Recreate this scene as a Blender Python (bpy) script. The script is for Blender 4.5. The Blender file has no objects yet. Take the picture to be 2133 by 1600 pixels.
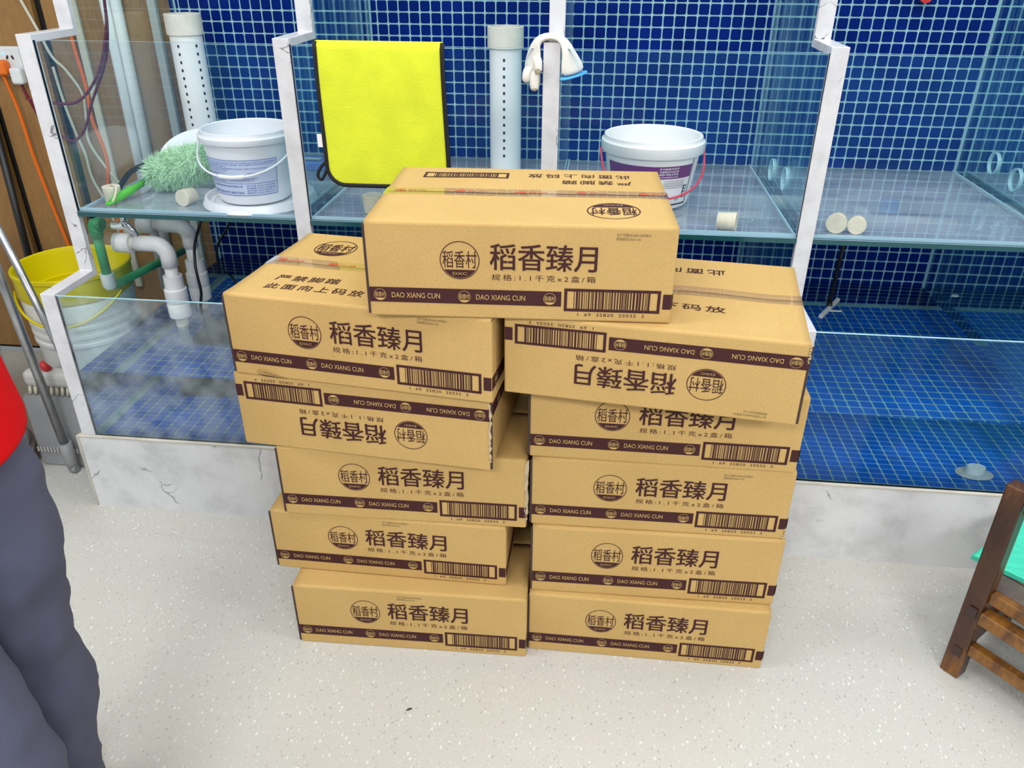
import bpy, bmesh, math, random
from mathutils import Vector, Matrix, noise

scene = bpy.context.scene
COL = scene.collection
PI = math.pi
rnd = random.Random(7)

# ------------------------------------------------------------------ camera
cam_d = bpy.data.cameras.new('camera')
cam = bpy.data.objects.new('camera', cam_d)
COL.objects.link(cam)
CAM = Vector((0.0690805, -1.68935, 1.407265))
cR = Vector((0.99418111, 0.10764725, 0.00399934))
cU = Vector((-0.05544203, 0.47949989, 0.87578881))
cF = Vector((-0.09235857, 0.87091442, -0.48267791))
F_PX = 1652.24
mw = Matrix((cR, cU, -cF)).transposed().to_4x4()
mw.translation = CAM
cam.matrix_world = mw
cam_d.sensor_fit = 'HORIZONTAL'
cam_d.sensor_width = 36.0
cam_d.lens = F_PX * 36.0 / 2133.0
cam_d.clip_start = 0.02
scene.camera = cam

def project(p):
    d = Vector(p) - CAM
    w = d.dot(cF)
    return 1066.5 + F_PX * d.dot(cR) / w, 800 - F_PX * d.dot(cU) / w

# ------------------------------------------------------------------ world + lights
world = bpy.data.worlds.new('world')
scene.world = world
world.use_nodes = True
wb = world.node_tree.nodes['Background']
wb.inputs['Color'].default_value = (0.86, 0.93, 1.0, 1)
wb.inputs['Strength'].default_value = 0.35

def area(name, loc, sx, sy, power, col=(1, 1, 1)):
    l = bpy.data.lights.new(name, 'AREA')
    l.shape = 'RECTANGLE'; l.size = sx; l.size_y = sy
    l.energy = power; l.color = col
    o = bpy.data.objects.new(name, l)
    o.location = loc
    COL.objects.link(o)
    return o

CEIL = 2.85
area('ceiling_panel_light', (0.25, -0.30, CEIL - 0.06), 1.2, 0.6, 25, (1.0, 0.985, 0.95))
area('tank_fill_light', (0.2, 0.40, 2.55), 2.6, 0.08, 16, (0.93, 0.97, 1.0))  # added fill to brighten the tank interior, no fixture known here
area('ceiling_panel_light', (-1.35, -0.95, CEIL - 0.06), 1.2, 0.6, 44, (0.95, 0.98, 1.0))
area('ceiling_panel_light', (1.85, -0.95, CEIL - 0.06), 1.2, 0.6, 34, (1.0, 0.98, 0.94))
area('ceiling_panel_light', (-0.75, -3.35, CEIL - 0.06), 1.2, 0.6, 118, (1.0, 0.985, 0.96))
area('ceiling_panel_light', (1.25, -3.35, CEIL - 0.06), 1.2, 0.6, 118, (1.0, 0.985, 0.96))

scene.view_settings.view_transform = 'Standard'
scene.view_settings.look = 'None'
scene.view_settings.exposure = -0.58
scene.view_settings.gamma = 1.0
scene.view_settings.use_curve_mapping = False
scene.cycles.transparent_max_bounces = 32
scene.cycles.max_bounces = 9
scene.cycles.diffuse_bounces = 4
scene.cycles.glossy_bounces = 4
scene.cycles.transmission_bounces = 8

# ------------------------------------------------------------------ materials
def s2l(c):
    return tuple(((v / 255) / 12.92 if v / 255 <= 0.04045 else ((v / 255 + 0.055) / 1.055) ** 2.4) for v in c)

class NT:
    def __init__(self, name):
        self.m = bpy.data.materials.new(name)
        self.m.use_nodes = True
        self.t = self.m.node_tree
        self.t.nodes.clear()
        self.out = self.t.nodes.new('ShaderNodeOutputMaterial')
    def n(self, typ, **kw):
        nd = self.t.nodes.new(typ)
        for k, v in kw.items():
            if k in ('operation', 'blend_type', 'data_type', 'feature', 'distance', 'noise_dimensions', 'wave_type', 'bands_direction', 'wave_profile', 'clamp', 'interpolation', 'musgrave_type'):
                setattr(nd, k, v)
            else:
                nd.inputs[k.replace('_', ' ')].default_value = v
        return nd
    def l(self, a, ao, b, bi):
        self.t.links.new(a.outputs[ao], b.inputs[bi])
    def coord(self, scale=(1, 1, 1), kind='Object'):
        tc = self.t.nodes.new('ShaderNodeTexCoord')
        mp = self.t.nodes.new('ShaderNodeMapping')
        mp.inputs['Scale'].default_value = scale
        self.l(tc, kind, mp, 'Vector')
        return mp
    def ramp(self, src, so, stops, interp='LINEAR'):
        r = self.t.nodes.new('ShaderNodeValToRGB')
        e = r.color_ramp.elements
        r.color_ramp.interpolation = interp
        while len(e) < len(stops):
            e.new(0.5)
        for el, (p, c) in zip(e, stops):
            el.position = p
            el.color = tuple(c) + (1,) if len(c) == 3 else c
        self.l(src, so, r, 'Fac')
        return r
    def mix(self, fac, a, b, blend='MIX'):
        m = self.t.nodes.new('ShaderNodeMixRGB')
        m.blend_type = blend
        for nm, v in (('Fac', fac), ('Color1', a), ('Color2', b)):
            if isinstance(v, tuple) and hasattr(v[0], 'outputs'):
                self.l(v[0], v[1], m, nm)
            elif isinstance(v, (int, float)):
                m.inputs[nm].default_value = v
            else:
                m.inputs[nm].default_value = tuple(v) + (1,)
        return m
    def bump(self, src, so, strength, dist=0.001):
        b = self.t.nodes.new('ShaderNodeBump')
        b.inputs['Strength'].default_value = strength
        b.inputs['Distance'].default_value = dist
        self.l(src, so, b, 'Height')
        return b

def plain(name, col, rough=0.5, metal=0.0, spec=0.5, var=0.0, vscale=8.0, bump=0.0, bscale=60.0, sss=0.0):
    t = NT(name)
    p = t.n('ShaderNodeBsdfPrincipled', Roughness=rough, Metallic=metal)
    p.inputs['Specular IOR Level'].default_value = spec
    p.inputs['Base Color'].default_value = tuple(col) + (1,)
    if sss:
        p.inputs['Subsurface Weight'].default_value = sss
        p.inputs['Subsurface Radius'].default_value = (0.02, 0.02, 0.02)
    if var:
        c = t.coord()
        nz = t.n('ShaderNodeTexNoise', Scale=vscale, Detail=5.0)
        t.l(c, 'Vector', nz, 'Vector')
        r = t.ramp(nz, 'Fac', [(0.3, tuple(v * (1 - var) for v in col)), (0.7, tuple(min(1, v * (1 + var)) for v in col))])
        t.l(r, 'Color', p, 'Base Color')
    if bump:
        c = t.coord()
        nz = t.n('ShaderNodeTexNoise', Scale=bscale, Detail=4.0)
        t.l(c, 'Vector', nz, 'Vector')
        b = t.bump(nz, 'Fac', bump)
        t.l(b, 'Normal', p, 'Normal')
    t.l(p, 'BSDF', t.out, 'Surface')
    return t.m

def cardboard():
    t = NT('cardboard')
    c = t.coord((1, 1, 1))
    n1 = t.n('ShaderNodeTexNoise', Scale=5.0, Detail=4.0)
    n2 = t.n('ShaderNodeTexNoise', Scale=420.0, Detail=2.0)
    t.l(c, 'Vector', n1, 'Vector'); t.l(c, 'Vector', n2, 'Vector')
    base = t.ramp(n1, 'Fac', [(0.3, (0.53, 0.345, 0.125)), (0.7, (0.58, 0.385, 0.145))])
    spk = t.ramp(n2, 'Fac', [(0.35, (0.86, 0.84, 0.80)), (0.65, (1.0, 1.0, 1.0))])
    m = t.mix(0.7, (base, 'Color'), (spk, 'Color'), 'MULTIPLY')
    p = t.n('ShaderNodeBsdfPrincipled', Roughness=0.72)
    p.inputs['Specular IOR Level'].default_value = 0.25
    t.l(m, 'Color', p, 'Base Color')
    wv = t.n('ShaderNodeTexWave', Scale=80.0, Distortion=0.6, bands_direction='X')
    t.l(c, 'Vector', wv, 'Vector')
    n3 = t.n('ShaderNodeTexNoise', Scale=14.0, Detail=3.0)
    t.l(c, 'Vector', n3, 'Vector')
    mm = t.mix(0.96, (wv, 'Color'), (n3, 'Fac'))
    b = t.bump(mm, 'Color', 0.22, 0.004)
    t.l(b, 'Normal', p, 'Normal')
    t.l(p, 'BSDF', t.out, 'Surface')
    return t.m

def marble(name, base, vein, scale, crack, cloud_lo=0.88):
    t = NT(name)
    c = t.coord((scale,) * 3)
    nz = t.n('ShaderNodeTexNoise', Scale=2.2, Detail=8.0, Roughness=0.65)
    t.l(c, 'Vector', nz, 'Vector')
    cloud = t.ramp(nz, 'Fac', [(0.35, tuple(v * cloud_lo for v in base)), (0.5, base), (0.68, tuple(min(1, v * 1.08) for v in base))])
    # warped thin veins
    wob = t.n('ShaderNodeTexNoise', Scale=3.0, Detail=6.0)
    t.l(c, 'Vector', wob, 'Vector')
    add = t.mix(0.35, (c, 'Vector'), (wob, 'Color'), 'ADD')
    vo = t.n('ShaderNodeTexVoronoi', Scale=1.3, feature='DISTANCE_TO_EDGE')
    t.l(add, 'Color', vo, 'Vector')
    line = t.ramp(vo, 'Distance', [(0.0, (1, 1, 1)), (0.006, (0.7, 0.7, 0.7)), (0.013, (0, 0, 0))])
    msk = t.n('ShaderNodeTexNoise', Scale=1.7, Detail=2.0)
    t.l(c, 'Vector', msk, 'Vector')
    mr = t.ramp(msk, 'Fac', [(0.56, (0, 0, 0)), (0.62, (1, 1, 1))])
    lm = t.mix(1.0, (line, 'Color'), (mr, 'Color'), 'MULTIPLY')
    lm2 = t.mix(1.0, (lm, 'Color'), (crack,) * 3, 'MULTIPLY')
    col = t.mix((lm2, 'Color'), (cloud, 'Color'), vein)
    p = t.n('ShaderNodeBsdfPrincipled', Roughness=0.28)
    t.l(col, 'Color', p, 'Base Color')
    t.l(p, 'BSDF', t.out, 'Surface')
    return t.m

def glass(name, tint, haze=0.0, haze_col=(0.8, 0.86, 0.9), nscale=6.0, spread=0.25, ior=1.45, stretch=(1, 1, 1)):
    t = NT(name)
    tr = t.n('ShaderNodeBsdfTransparent'); tr.inputs['Color'].default_value = tuple(tint) + (1,)
    gl = t.n('ShaderNodeBsdfGlossy', Roughness=0.015); gl.inputs['Color'].default_value = (1, 1, 1, 1)
    fr = t.n('ShaderNodeFresnel', IOR=ior)
    # same reflectance on either side of the slab (no false total reflection)
    gm = t.n('ShaderNodeNewGeometry')
    sel = t.n('ShaderNodeMapRange')
    sel.inputs['To Min'].default_value = ior; sel.inputs['To Max'].default_value = 1.0 / ior
    t.l(gm, 'Backfacing', sel, 'Value'); t.l(sel, 'Result', fr, 'IOR')
    mx = t.n('ShaderNodeMixShader')
    if haze > 0:
        df = t.n('ShaderNodeBsdfDiffuse'); df.inputs['Color'].default_value = tuple(haze_col) + (1,)
        c = t.coord(stretch)
        nz = t.n('ShaderNodeTexNoise', Scale=nscale, Detail=7.0, Roughness=0.6)
        t.l(c, 'Vector', nz, 'Vector')
        a, b = max(0, haze * (1 - spread)), min(1, haze * (1 + spread))
        r = t.ramp(nz, 'Fac', [(0.32, (a, a, a)), (0.68, (b, b, b))])
        hz = t.n('ShaderNodeMixShader')
        t.l(r, 'Color', hz, 0); t.l(tr, 'BSDF', hz, 1); t.l(df, 'BSDF', hz, 2)
        base = (hz, 'Shader')
    else:
        base = (tr, 'BSDF')
    t.l(fr, 'Fac', mx, 0); t.l(base[0], base[1], mx, 1); t.l(gl, 'BSDF', mx, 2)
    t.l(mx, 'Shader', t.out, 'Surface')
    return t.m

def water_front():
    t = NT('water_side')
    rf = t.n('ShaderNodeBsdfRefraction', Roughness=0.0, IOR=1.33); rf.inputs['Color'].default_value = (0.86, 0.98, 1.0, 1)
    gl = t.n('ShaderNodeBsdfGlossy', Roughness=0.01)
    fr = t.n('ShaderNodeFresnel', IOR=1.25)
    mx = t.n('ShaderNodeMixShader')
    t.l(fr, 'Fac', mx, 0); t.l(rf, 'BSDF', mx, 1); t.l(gl, 'BSDF', mx, 2)
    t.l(mx, 'Shader', t.out, 'Surface')
    return t.m

def floor_mat():
    t = NT('speckled_vinyl')
    c = t.coord((1, 1, 1))
    big = t.n('ShaderNodeTexNoise', Scale=1.3, Detail=4.0)
    t.l(c, 'Vector', big, 'Vector')
    base = t.ramp(big, 'Fac', [(0.3, (0.52, 0.515, 0.475)), (0.7, (0.56, 0.55, 0.525))])
    col = (base, 'Color')
    for sc, rot, lo, colr, keep in ((95, 0.4, 0.16, (0.82, 0.82, 0.81), 0.62), (120, 1.1, 0.15, (0.27, 0.26, 0.28), 0.70), (190, 2.0, 0.17, (0.36, 0.34, 0.31), 0.70), (80, 2.6, 0.10, (0.29, 0.27, 0.26), 0.82), (210, 0.9, 0.17, (0.80, 0.80, 0.79), 0.62)):
        mp = t.coord((sc, sc * 0.55, sc))
        mp.inputs['Rotation'].default_value = (0, 0, rot)
        vo = t.n('ShaderNodeTexVoronoi', Scale=1.0)
        t.l(mp, 'Vector', vo, 'Vector')
        dot = t.ramp(vo, 'Distance', [(lo, (1, 1, 1)), (lo + 0.08, (0, 0, 0))])
        sep = t.t.nodes.new('ShaderNodeSeparateColor')
        t.l(vo, 'Color', sep, 'Color')
        k = t.ramp(sep, 'Red', [(keep, (0, 0, 0)), (keep + 0.01, (1, 1, 1))])
        f = t.mix(1.0, (dot, 'Color'), (k, 'Color'), 'MULTIPLY')
        f2 = t.mix(1.0, (f, 'Color'), (0.62, 0.62, 0.62), 'MULTIPLY')
        col = (t.mix((f2, 'Color'), col, colr), 'Color')
    p = t.n('ShaderNodeBsdfPrincipled', Roughness=0.38)
    p.inputs['Specular IOR Level'].default_value = 0.35
    t.l(col[0], col[1], p, 'Base Color')
    nb = t.n('ShaderNodeTexNoise', Scale=150.0, Detail=2.0)
    t.l(c, 'Vector', nb, 'Vector')
    b = t.bump(nb, 'Fac', 0.05)
    t.l(b, 'Normal', p, 'Normal')
    t.l(p, 'BSDF', t.out, 'Surface')
    return t.m

def wood_mat(name, dark, mid, light, scale=(3, 3, 3), rough=0.45, stops=(0.3, 0.52, 0.72)):
    t = NT(name)
    c = t.coord(scale)
    nz = t.n('ShaderNodeTexNoise', Scale=3.0, Detail=7.0, Roughness=0.6)
    t.l(c, 'Vector', nz, 'Vector')
    r = t.ramp(nz, 'Fac', [(stops[0], dark), (stops[1], mid), (stops[2], light)])
    g = t.n('ShaderNodeTexNoise', Scale=40.0, Detail=3.0)
    t.l(c, 'Vector', g, 'Vector')
    gr = t.ramp(g, 'Fac', [(0.3, (0.75, 0.75, 0.75)), (0.7, (1, 1, 1))])
    m = t.mix(0.7, (r, 'Color'), (gr, 'Color'), 'MULTIPLY')
    p = t.n('ShaderNodeBsdfPrincipled', Roughness=rough)
    t.l(m, 'Color', p, 'Base Color')
    b = t.bump(g, 'Fac', 0.15)
    t.l(b, 'Normal', p, 'Normal')
    t.l(p, 'BSDF', t.out, 'Surface')
    return t.m

def tile_mat(name, base, spread):
    t = NT(name)
    oi = t.n('ShaderNodeObjectInfo')
    c = t.coord((1, 1, 1), 'Object')
    geo = t.n('ShaderNodeNewGeometry')
    nz = t.n('ShaderNodeTexNoise', Scale=9.0, Detail=3.0)
    t.l(geo, 'Position', nz, 'Vector')
    r = t.ramp(nz, 'Fac', [(0.3, tuple(v * (1 - spread) for v in base)), (0.7, tuple(v * (1 + spread) for v in base))])
    p = t.n('ShaderNodeBsdfPrincipled', Roughness=0.25)
    p.inputs['Specular IOR Level'].default_value = 0.09
    t.l(r, 'Color', p, 'Base Color')
    t.l(p, 'BSDF', t.out, 'Surface')
    return t.m

M = {}
M['card'] = cardboard()
M['ink'] = plain('maroon_ink', (0.055, 0.016, 0.017), 0.6, spec=0.2)
M['stamp'] = plain('faded_stamp_ink', (0.20, 0.145, 0.055), 0.7)
M['card_edge'] = plain('carton_cut_edge', (0.05, 0.03, 0.025), 0.8)
M['torn'] = plain('torn_card_liner', (0.50, 0.40, 0.25), 0.9, bump=0.5)
M['red_ink'] = plain('red_tape_ink', (0.62, 0.07, 0.03), 0.5)
M['tape'] = glass('clear_tape', (0.93, 0.90, 0.86), 0.13, (0.62, 0.45, 0.25), 30.0, 0.6)
M['marble'] = marble('white_marble_laminate', (0.66, 0.665, 0.70), (0.06, 0.06, 0.07), 9.0, 0.95)
M['marble_base'] = marble('grey_marble_panel', (0.69, 0.70, 0.725), (0.14, 0.14, 0.15), 4.0, 0.8, 0.82)
M['trim'] = plain('beige_silicone_trim', (0.60, 0.57, 0.50), 0.6, var=0.15)
M['edge_trim'] = plain('aluminium_edge', (0.50, 0.48, 0.43), 0.45, var=0.1)
M['glass'] = glass('glass_blue_sheen', (0.978, 0.988, 0.992), 0.024, (0.06, 0.40, 0.85), 8.0, 0.6, 1.15)  # blue haze colour paints in the lighter blue reflected by the panes
M['glass_side'] = glass('side_glass', (0.92, 0.98, 0.98), 0.02, (0.05, 0.50, 0.75), 4.0, 0.4, 1.35)
M['glass_shelf'] = glass('dusty_shelf_glass', (0.92, 0.965, 0.97), 0.32, (0.62, 0.68, 0.78), 7.0, 0.5, 1.45, (0.6, 1.6, 1))
M['glass_dirty'] = glass('dirty_glass', (0.95, 0.98, 0.98), 0.13, (0.62, 0.72, 0.80), 16.0, 0.95, 1.25)
M['glass_edge'] = plain('teal_glass_edge', (0.36, 0.58, 0.66), 0.15)
M['glass_edge_dark'] = plain('green_glass_front_edge', (0.006, 0.075, 0.088), 0.12)
M['joint'] = plain('silicone_and_lip_gleam', (0.40, 0.58, 0.66), 0.2)
M['grout'] = plain('pale_grout', (0.28, 0.47, 0.53), 0.8, var=0.12, vscale=20)
M['tile'] = tile_mat('cobalt_mosaic', (0.0006, 0.014, 0.150), 0.22)
M['tile_floor_lit'] = tile_mat('cobalt_mosaic_lit', (0.0005, 0.115, 0.60), 0.2)  # wall cobalt made lighter, painting stronger light on the submerged floor
M['water_front'] = water_front()
M['water_clear'] = glass('water_against_glass', (0.97, 0.99, 1.0), 0.0, ior=1.02)
M['floor'] = floor_mat()
M['paint'] = plain('white_wall_paint', (0.78, 0.78, 0.77), 0.8)
M['shop_wall'] = plain('dim_blue_grey_wall', (0.16, 0.20, 0.25), 0.8)
M['board'] = wood_mat('brown_board', (0.27, 0.13, 0.035), (0.35, 0.185, 0.055), (0.42, 0.235, 0.08), (2, 2, 0.8), 0.5)
M['black'] = plain('black_plastic', (0.012, 0.012, 0.013), 0.4)
M['black_cloth'] = plain('black_binding', (0.008, 0.009, 0.010), 0.85)
M['pvc'] = plain('white_pvc', (0.87, 0.87, 0.88), 0.35, var=0.04)
M['pvc_old'] = plain('yellowed_pvc', (0.70, 0.68, 0.62), 0.45, var=0.12, vscale=15)
M['hole'] = plain('drilled_hole', (0.015, 0.015, 0.015), 0.8)
M['white_plastic'] = plain('white_bucket_plastic', (0.88, 0.89, 0.93), 0.35, sss=0.15)
M['white_plastic_warm'] = plain('white_pail_plastic', (0.90, 0.90, 0.90), 0.35, sss=0.1)
M['blue_ink'] = plain('blue_label_ink', (0.055, 0.11, 0.42), 0.5)
M['label_pale'] = plain('pale_blue_label', (0.62, 0.68, 0.86), 0.5)
M['purple'] = plain('purple_label', (0.165, 0.012, 0.16), 0.4)
M['white_ink'] = plain('white_label_ink', (0.85, 0.85, 0.87), 0.5)
M['black_ink'] = plain('black_label_ink', (0.02, 0.02, 0.025), 0.5)
M['green_ink'] = plain('green_label_mark', (0.08, 0.45, 0.12), 0.5)
M['pink'] = plain('crimson_handle', (0.66, 0.045, 0.09), 0.4)
M['plug'] = plain('cream_rubber', (0.74, 0.69, 0.54), 0.6, var=0.08, vscale=60, bump=0.2, bscale=200)
M['rope'] = plain('cream_rope', (0.70, 0.62, 0.45), 0.8, bump=0.6, bscale=400)
M['green_plastic'] = plain('green_handle', (0.10, 0.52, 0.03), 0.35)
M['fluff'] = plain('mint_microfibre', (0.60, 0.92, 0.58), 0.9, var=0.2, vscale=40, sss=0.1)
M['towel'] = plain('yellow_microfibre', (0.66, 0.73, 0.030), 0.95, var=0.06, vscale=18, bump=0.9, bscale=260)
M['glove'] = plain('white_knit', (0.78, 0.77, 0.72), 0.9, bump=0.5, bscale=500)
M['stain'] = plain('dirty_fingertip', (0.40, 0.36, 0.27), 0.9, var=0.3, vscale=60)
M['cuff'] = plain('blue_cuff', (0.09, 0.42, 0.85), 0.8)
M['chrome'] = plain('chrome', (0.75, 0.76, 0.78), 0.08, metal=1.0)
M['brass'] = plain('brass', (0.45, 0.30, 0.10), 0.3, metal=1.0, var=0.2, vscale=60)
M['ppr'] = plain('green_ppr_pipe', (0.06, 0.36, 0.14), 0.45, var=0.15)
M['yellow'] = plain('yellow_plastic', (0.80, 0.66, 0.0), 0.35)
M['grey_plastic'] = plain('grey_plastic', (0.30, 0.305, 0.315), 0.45, var=0.12)
M['grey_light'] = plain('light_grey_plastic', (0.55, 0.54, 0.52), 0.5)
M['taupe'] = plain('taupe_base', (0.32, 0.28, 0.29), 0.5)
M['steel'] = plain('worn_steel_tube', (0.42, 0.42, 0.43), 0.3, metal=0.9, var=0.2, vscale=20)
M['white_enamel'] = plain('white_enamel', (0.76, 0.79, 0.80), 0.35, var=0.05)
M['red_plastic'] = plain('red_plastic', (0.6, 0.03, 0.03), 0.4)
M['red_cloth'] = plain('red_shirt_cloth', (0.62, 0.003, 0.007), 0.9, spec=0.15, bump=0.5, bscale=300)
M['trouser'] = plain('slate_trouser_cloth', (0.072, 0.078, 0.132), 0.9, var=0.08, vscale=6, bump=0.5, bscale=500)
M['skin'] = plain('skin', (0.55, 0.34, 0.24), 0.55, sss=0.1)
M['hair'] = plain('dark_hair', (0.015, 0.012, 0.010), 0.5)
M['shoe'] = plain('dark_shoe', (0.03, 0.03, 0.035), 0.5)
M['chair_wood'] = wood_mat('worn_dark_wood', (0.030, 0.012, 0.008), (0.075, 0.028, 0.013), (0.26, 0.105, 0.018), (4, 4, 1.2), 0.35, (0.32, 0.50, 0.64))
M['chair_rail'] = wood_mat('worn_amber_wood', (0.06, 0.024, 0.012), (0.24, 0.10, 0.018), (0.40, 0.19, 0.035), (4, 4, 8), 0.35, (0.30, 0.5, 0.7))
M['chair_grey'] = wood_mat('greyed_wood', (0.08, 0.06, 0.055), (0.14, 0.105, 0.09), (0.22, 0.17, 0.14), (4, 4, 4), 0.5)
M['mint'] = plain('mint_foam', (0.06, 0.66, 0.46), 0.55)
M['orange'] = plain('orange_cable', (0.85, 0.17, 0.01), 0.4)
M['cable_white'] = plain('cream_cable', (0.62, 0.58, 0.46), 0.5)
M['cable_red'] = plain('maroon_cable', (0.16, 0.012, 0.035), 0.4)
M['blue_bag'] = plain('blue_film', (0.01, 0.12, 0.62), 0.15)
M['blue_cap'] = plain('blue_cap', (0.01, 0.30, 0.85), 0.35)
M['led'] = plain('blue_led', (0.1, 0.4, 1.0), 0.3)
M['led'].node_tree.nodes['Principled BSDF'].inputs['Emission Color'].default_value = (0.15, 0.5, 1, 1)
M['led'].node_tree.nodes['Principled BSDF'].inputs['Emission Strength'].default_value = 2.0
M['pump'] = plain('dark_pump', (0.006, 0.010, 0.014), 0.5)
M['weed'] = plain('dry_scrap', (0.02, 0.02, 0.02), 0.6)

# ------------------------------------------------------------------ object helpers
def link(name, me, mats, parent=None):
    o = bpy.data.objects.new(name, me)
    if mats is not None:
        if not isinstance(mats, (list, tuple)):
            mats = [mats]
        if len(me.materials) == 0:
            for m in mats:
                me.materials.append(M[m] if isinstance(m, str) else m)
    COL.objects.link(o)
    if parent:
        o.parent = parent
    return o

def obj(name, bm, mats, parent=None, smooth=False, loc=None):
    me = bpy.data.meshes.new(name)
    bm.normal_update()
    bm.to_mesh(me); bm.free()
    if smooth:
        for p in me.polygons:
            p.use_smooth = True
    o = link(name, me, mats, parent)
    if loc:
        o.location = loc
    return o

def tag(o, label=None, cat=None, group=None, kind=None):
    if label: o['label'] = label
    if cat: o['category'] = cat
    if group: o['group'] = group
    if kind: o['kind'] = kind
    return o

def thing(name, label, cat, loc=(0, 0, 0), rz=0, group=None):
    o = bpy.data.objects.new(name, None)
    o.empty_display_size = 0.05
    o.location = loc; o.rotation_euler = (0, 0, rz)
    COL.objects.link(o)
    return tag(o, label, cat, group)

def add_box(bm, x0, x1, y0, y1, z0, z1, mi=0, bevel=0.0, seg=2):
    vs = [bm.verts.new((x, y, z)) for x in (x0, x1) for y in (y0, y1) for z in (z0, z1)]
    idx = [(0, 1, 3, 2), (4, 6, 7, 5), (0, 4, 5, 1), (2, 3, 7, 6), (0, 2, 6, 4), (1, 5, 7, 3)]
    fs = [bm.faces.new([vs[i] for i in f]) for f in idx]
    for f in fs:
        f.material_index = mi
    if bevel:
        es = list({e for f in fs for e in f.edges})
        r = bmesh.ops.bevel(bm, geom=es, offset=bevel, segments=seg, affect='EDGES', profile=0.5)
        for f in r['faces']:
            f.material_index = mi
    return fs

def box(name, x0, x1, y0, y1, z0, z1, mats, parent=None, bevel=0.0, seg=2):
    bm = bmesh.new()
    add_box(bm, x0, x1, y0, y1, z0, z1, 0, bevel, seg)
    return obj(name, bm, mats, parent)

def catmull(pts, n=8, closed=False):
    P = [Vector(p) for p in pts]
    out = []
    N = len(P)
    rng = range(N if closed else N - 1)
    for i in rng:
        if closed:
            a, b, c, d = P[(i - 1) % N], P[i], P[(i + 1) % N], P[(i + 2) % N]
        else:
            a, b, c, d = P[max(i - 1, 0)], P[i], P[i + 1], P[min(i + 2, N - 1)]
        for k in range(n):
            t = k / n
            out.append(0.5 * ((2 * b) + (c - a) * t + (2 * a - 5 * b + 4 * c - d) * t * t + (3 * b - a - 3 * c + d) * t ** 3))
    if not closed:
        out.append(P[-1].copy())
    return out

def add_tube(bm, pts, r, seg=10, mi=0, closed=False, cap=True, flat=1.0):
    pts = [Vector(p) for p in pts]
    n = len(pts)
    rs = r if isinstance(r, (list, tuple)) else [r] * n
    rings = []
    up = None
    for i, p in enumerate(pts):
        if closed:
            t = (pts[(i + 1) % n] - pts[i - 1]).normalized()
        else:
            t = (pts[min(i + 1, n - 1)] - pts[max(i - 1, 0)]).normalized()
        if up is None:
            up = Vector((0, 0, 1)) if abs(t.z) < 0.9 else Vector((0, 1, 0))
        a = t.cross(up)
        if a.length < 1e-5:
            a = t.orthogonal()
        a.normalize()
        up = a.cross(t).normalized()
        rings.append([bm.verts.new(p + rs[i] * (math.cos(2 * PI * k / seg) * a + math.sin(2 * PI * k / seg) * up * flat)) for k in range(seg)])
    m = n if closed else n - 1
    for i in range(m):
        A, B = rings[i], rings[(i + 1) % n]
        for k in range(seg):
            f = bm.faces.new((A[k], A[(k + 1) % seg], B[(k + 1) % seg], B[k]))
            f.material_index = mi; f.smooth = True
    if cap and not closed:
        f = bm.faces.new(list(reversed(rings[0]))); f.material_index = mi
        f = bm.faces.new(rings[-1]); f.material_index = mi
    return rings

def tube(name, pts, r, mat, parent=None, seg=10, smooth_n=0, closed=False, flat=1.0):
    bm = bmesh.new()
    if smooth_n:
        if isinstance(r, (list, tuple)):
            k = len(r)
            pp = catmull(pts, smooth_n, closed)
            rr = []
            for i in range(len(pp)):
                t = i / smooth_n
                a = min(int(t), k - 1); b = min(a + 1, k - 1)
                rr.append(r[a] + (r[b] - r[a]) * (t - a))
            pts, r = pp, rr
        else:
            pts = catmull(pts, smooth_n, closed)
    add_tube(bm, pts, r, seg, 0, closed, True, flat)
    bmesh.ops.recalc_face_normals(bm, faces=bm.faces)
    return obj(name, bm, mat, parent)

def add_lathe(bm, prof, seg=40, mi=0, closed_profile=False, M4=None):
    rings = []
    for r, z in prof:
        if r < 1e-6:
            rings.append([bm.verts.new((0, 0, z))])
        else:
            rings.append([bm.verts.new((r * math.cos(2 * PI * k / seg), r * math.sin(2 * PI * k / seg), z)) for k in range(seg)])
    newv = [v for R in rings for v in R]
    pairs = list(zip(rings[:-1], rings[1:]))
    if closed_profile:
        pairs.append((rings[-1], rings[0]))
    for A, B in pairs:
        for k in range(seg):
            k2 = (k + 1) % seg
            if len(A) == 1 and len(B) == 1:
                continue
            if len(A) == 1:
                f = bm.faces.new((A[0], B[k2], B[k]))
            elif len(B) == 1:
                f = bm.faces.new((A[k], A[k2], B[0]))
            else:
                f = bm.faces.new((A[k], A[k2], B[k2], B[k]))
            f.material_index = mi; f.smooth = True
    if M4 is not None:
        bmesh.ops.transform(bm, matrix=M4, verts=newv)
    return newv

def lathe(name, prof, mat, parent=None, seg=40, loc=(0, 0, 0), rot=None, closed_profile=False):
    bm = bmesh.new()
    add_lathe(bm, prof, seg, 0, closed_profile)
    bmesh.ops.recalc_face_normals(bm, faces=bm.faces)
    o = obj(name, bm, mat, parent)
    o.data.set_sharp_from_angle(angle=math.radians(38))
    o.location = loc
    if rot:
        o.rotation_euler = rot
    return o

def align(a, b):
    """matrix that takes the local z axis onto the segment a->b, origin at a"""
    a, b = Vector(a), Vector(b)
    d = (b - a).normalized()
    q = Vector((0, 0, 1)).rotation_difference(d)
    m = q.to_matrix().to_4x4(); m.translation = a
    return m

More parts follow.
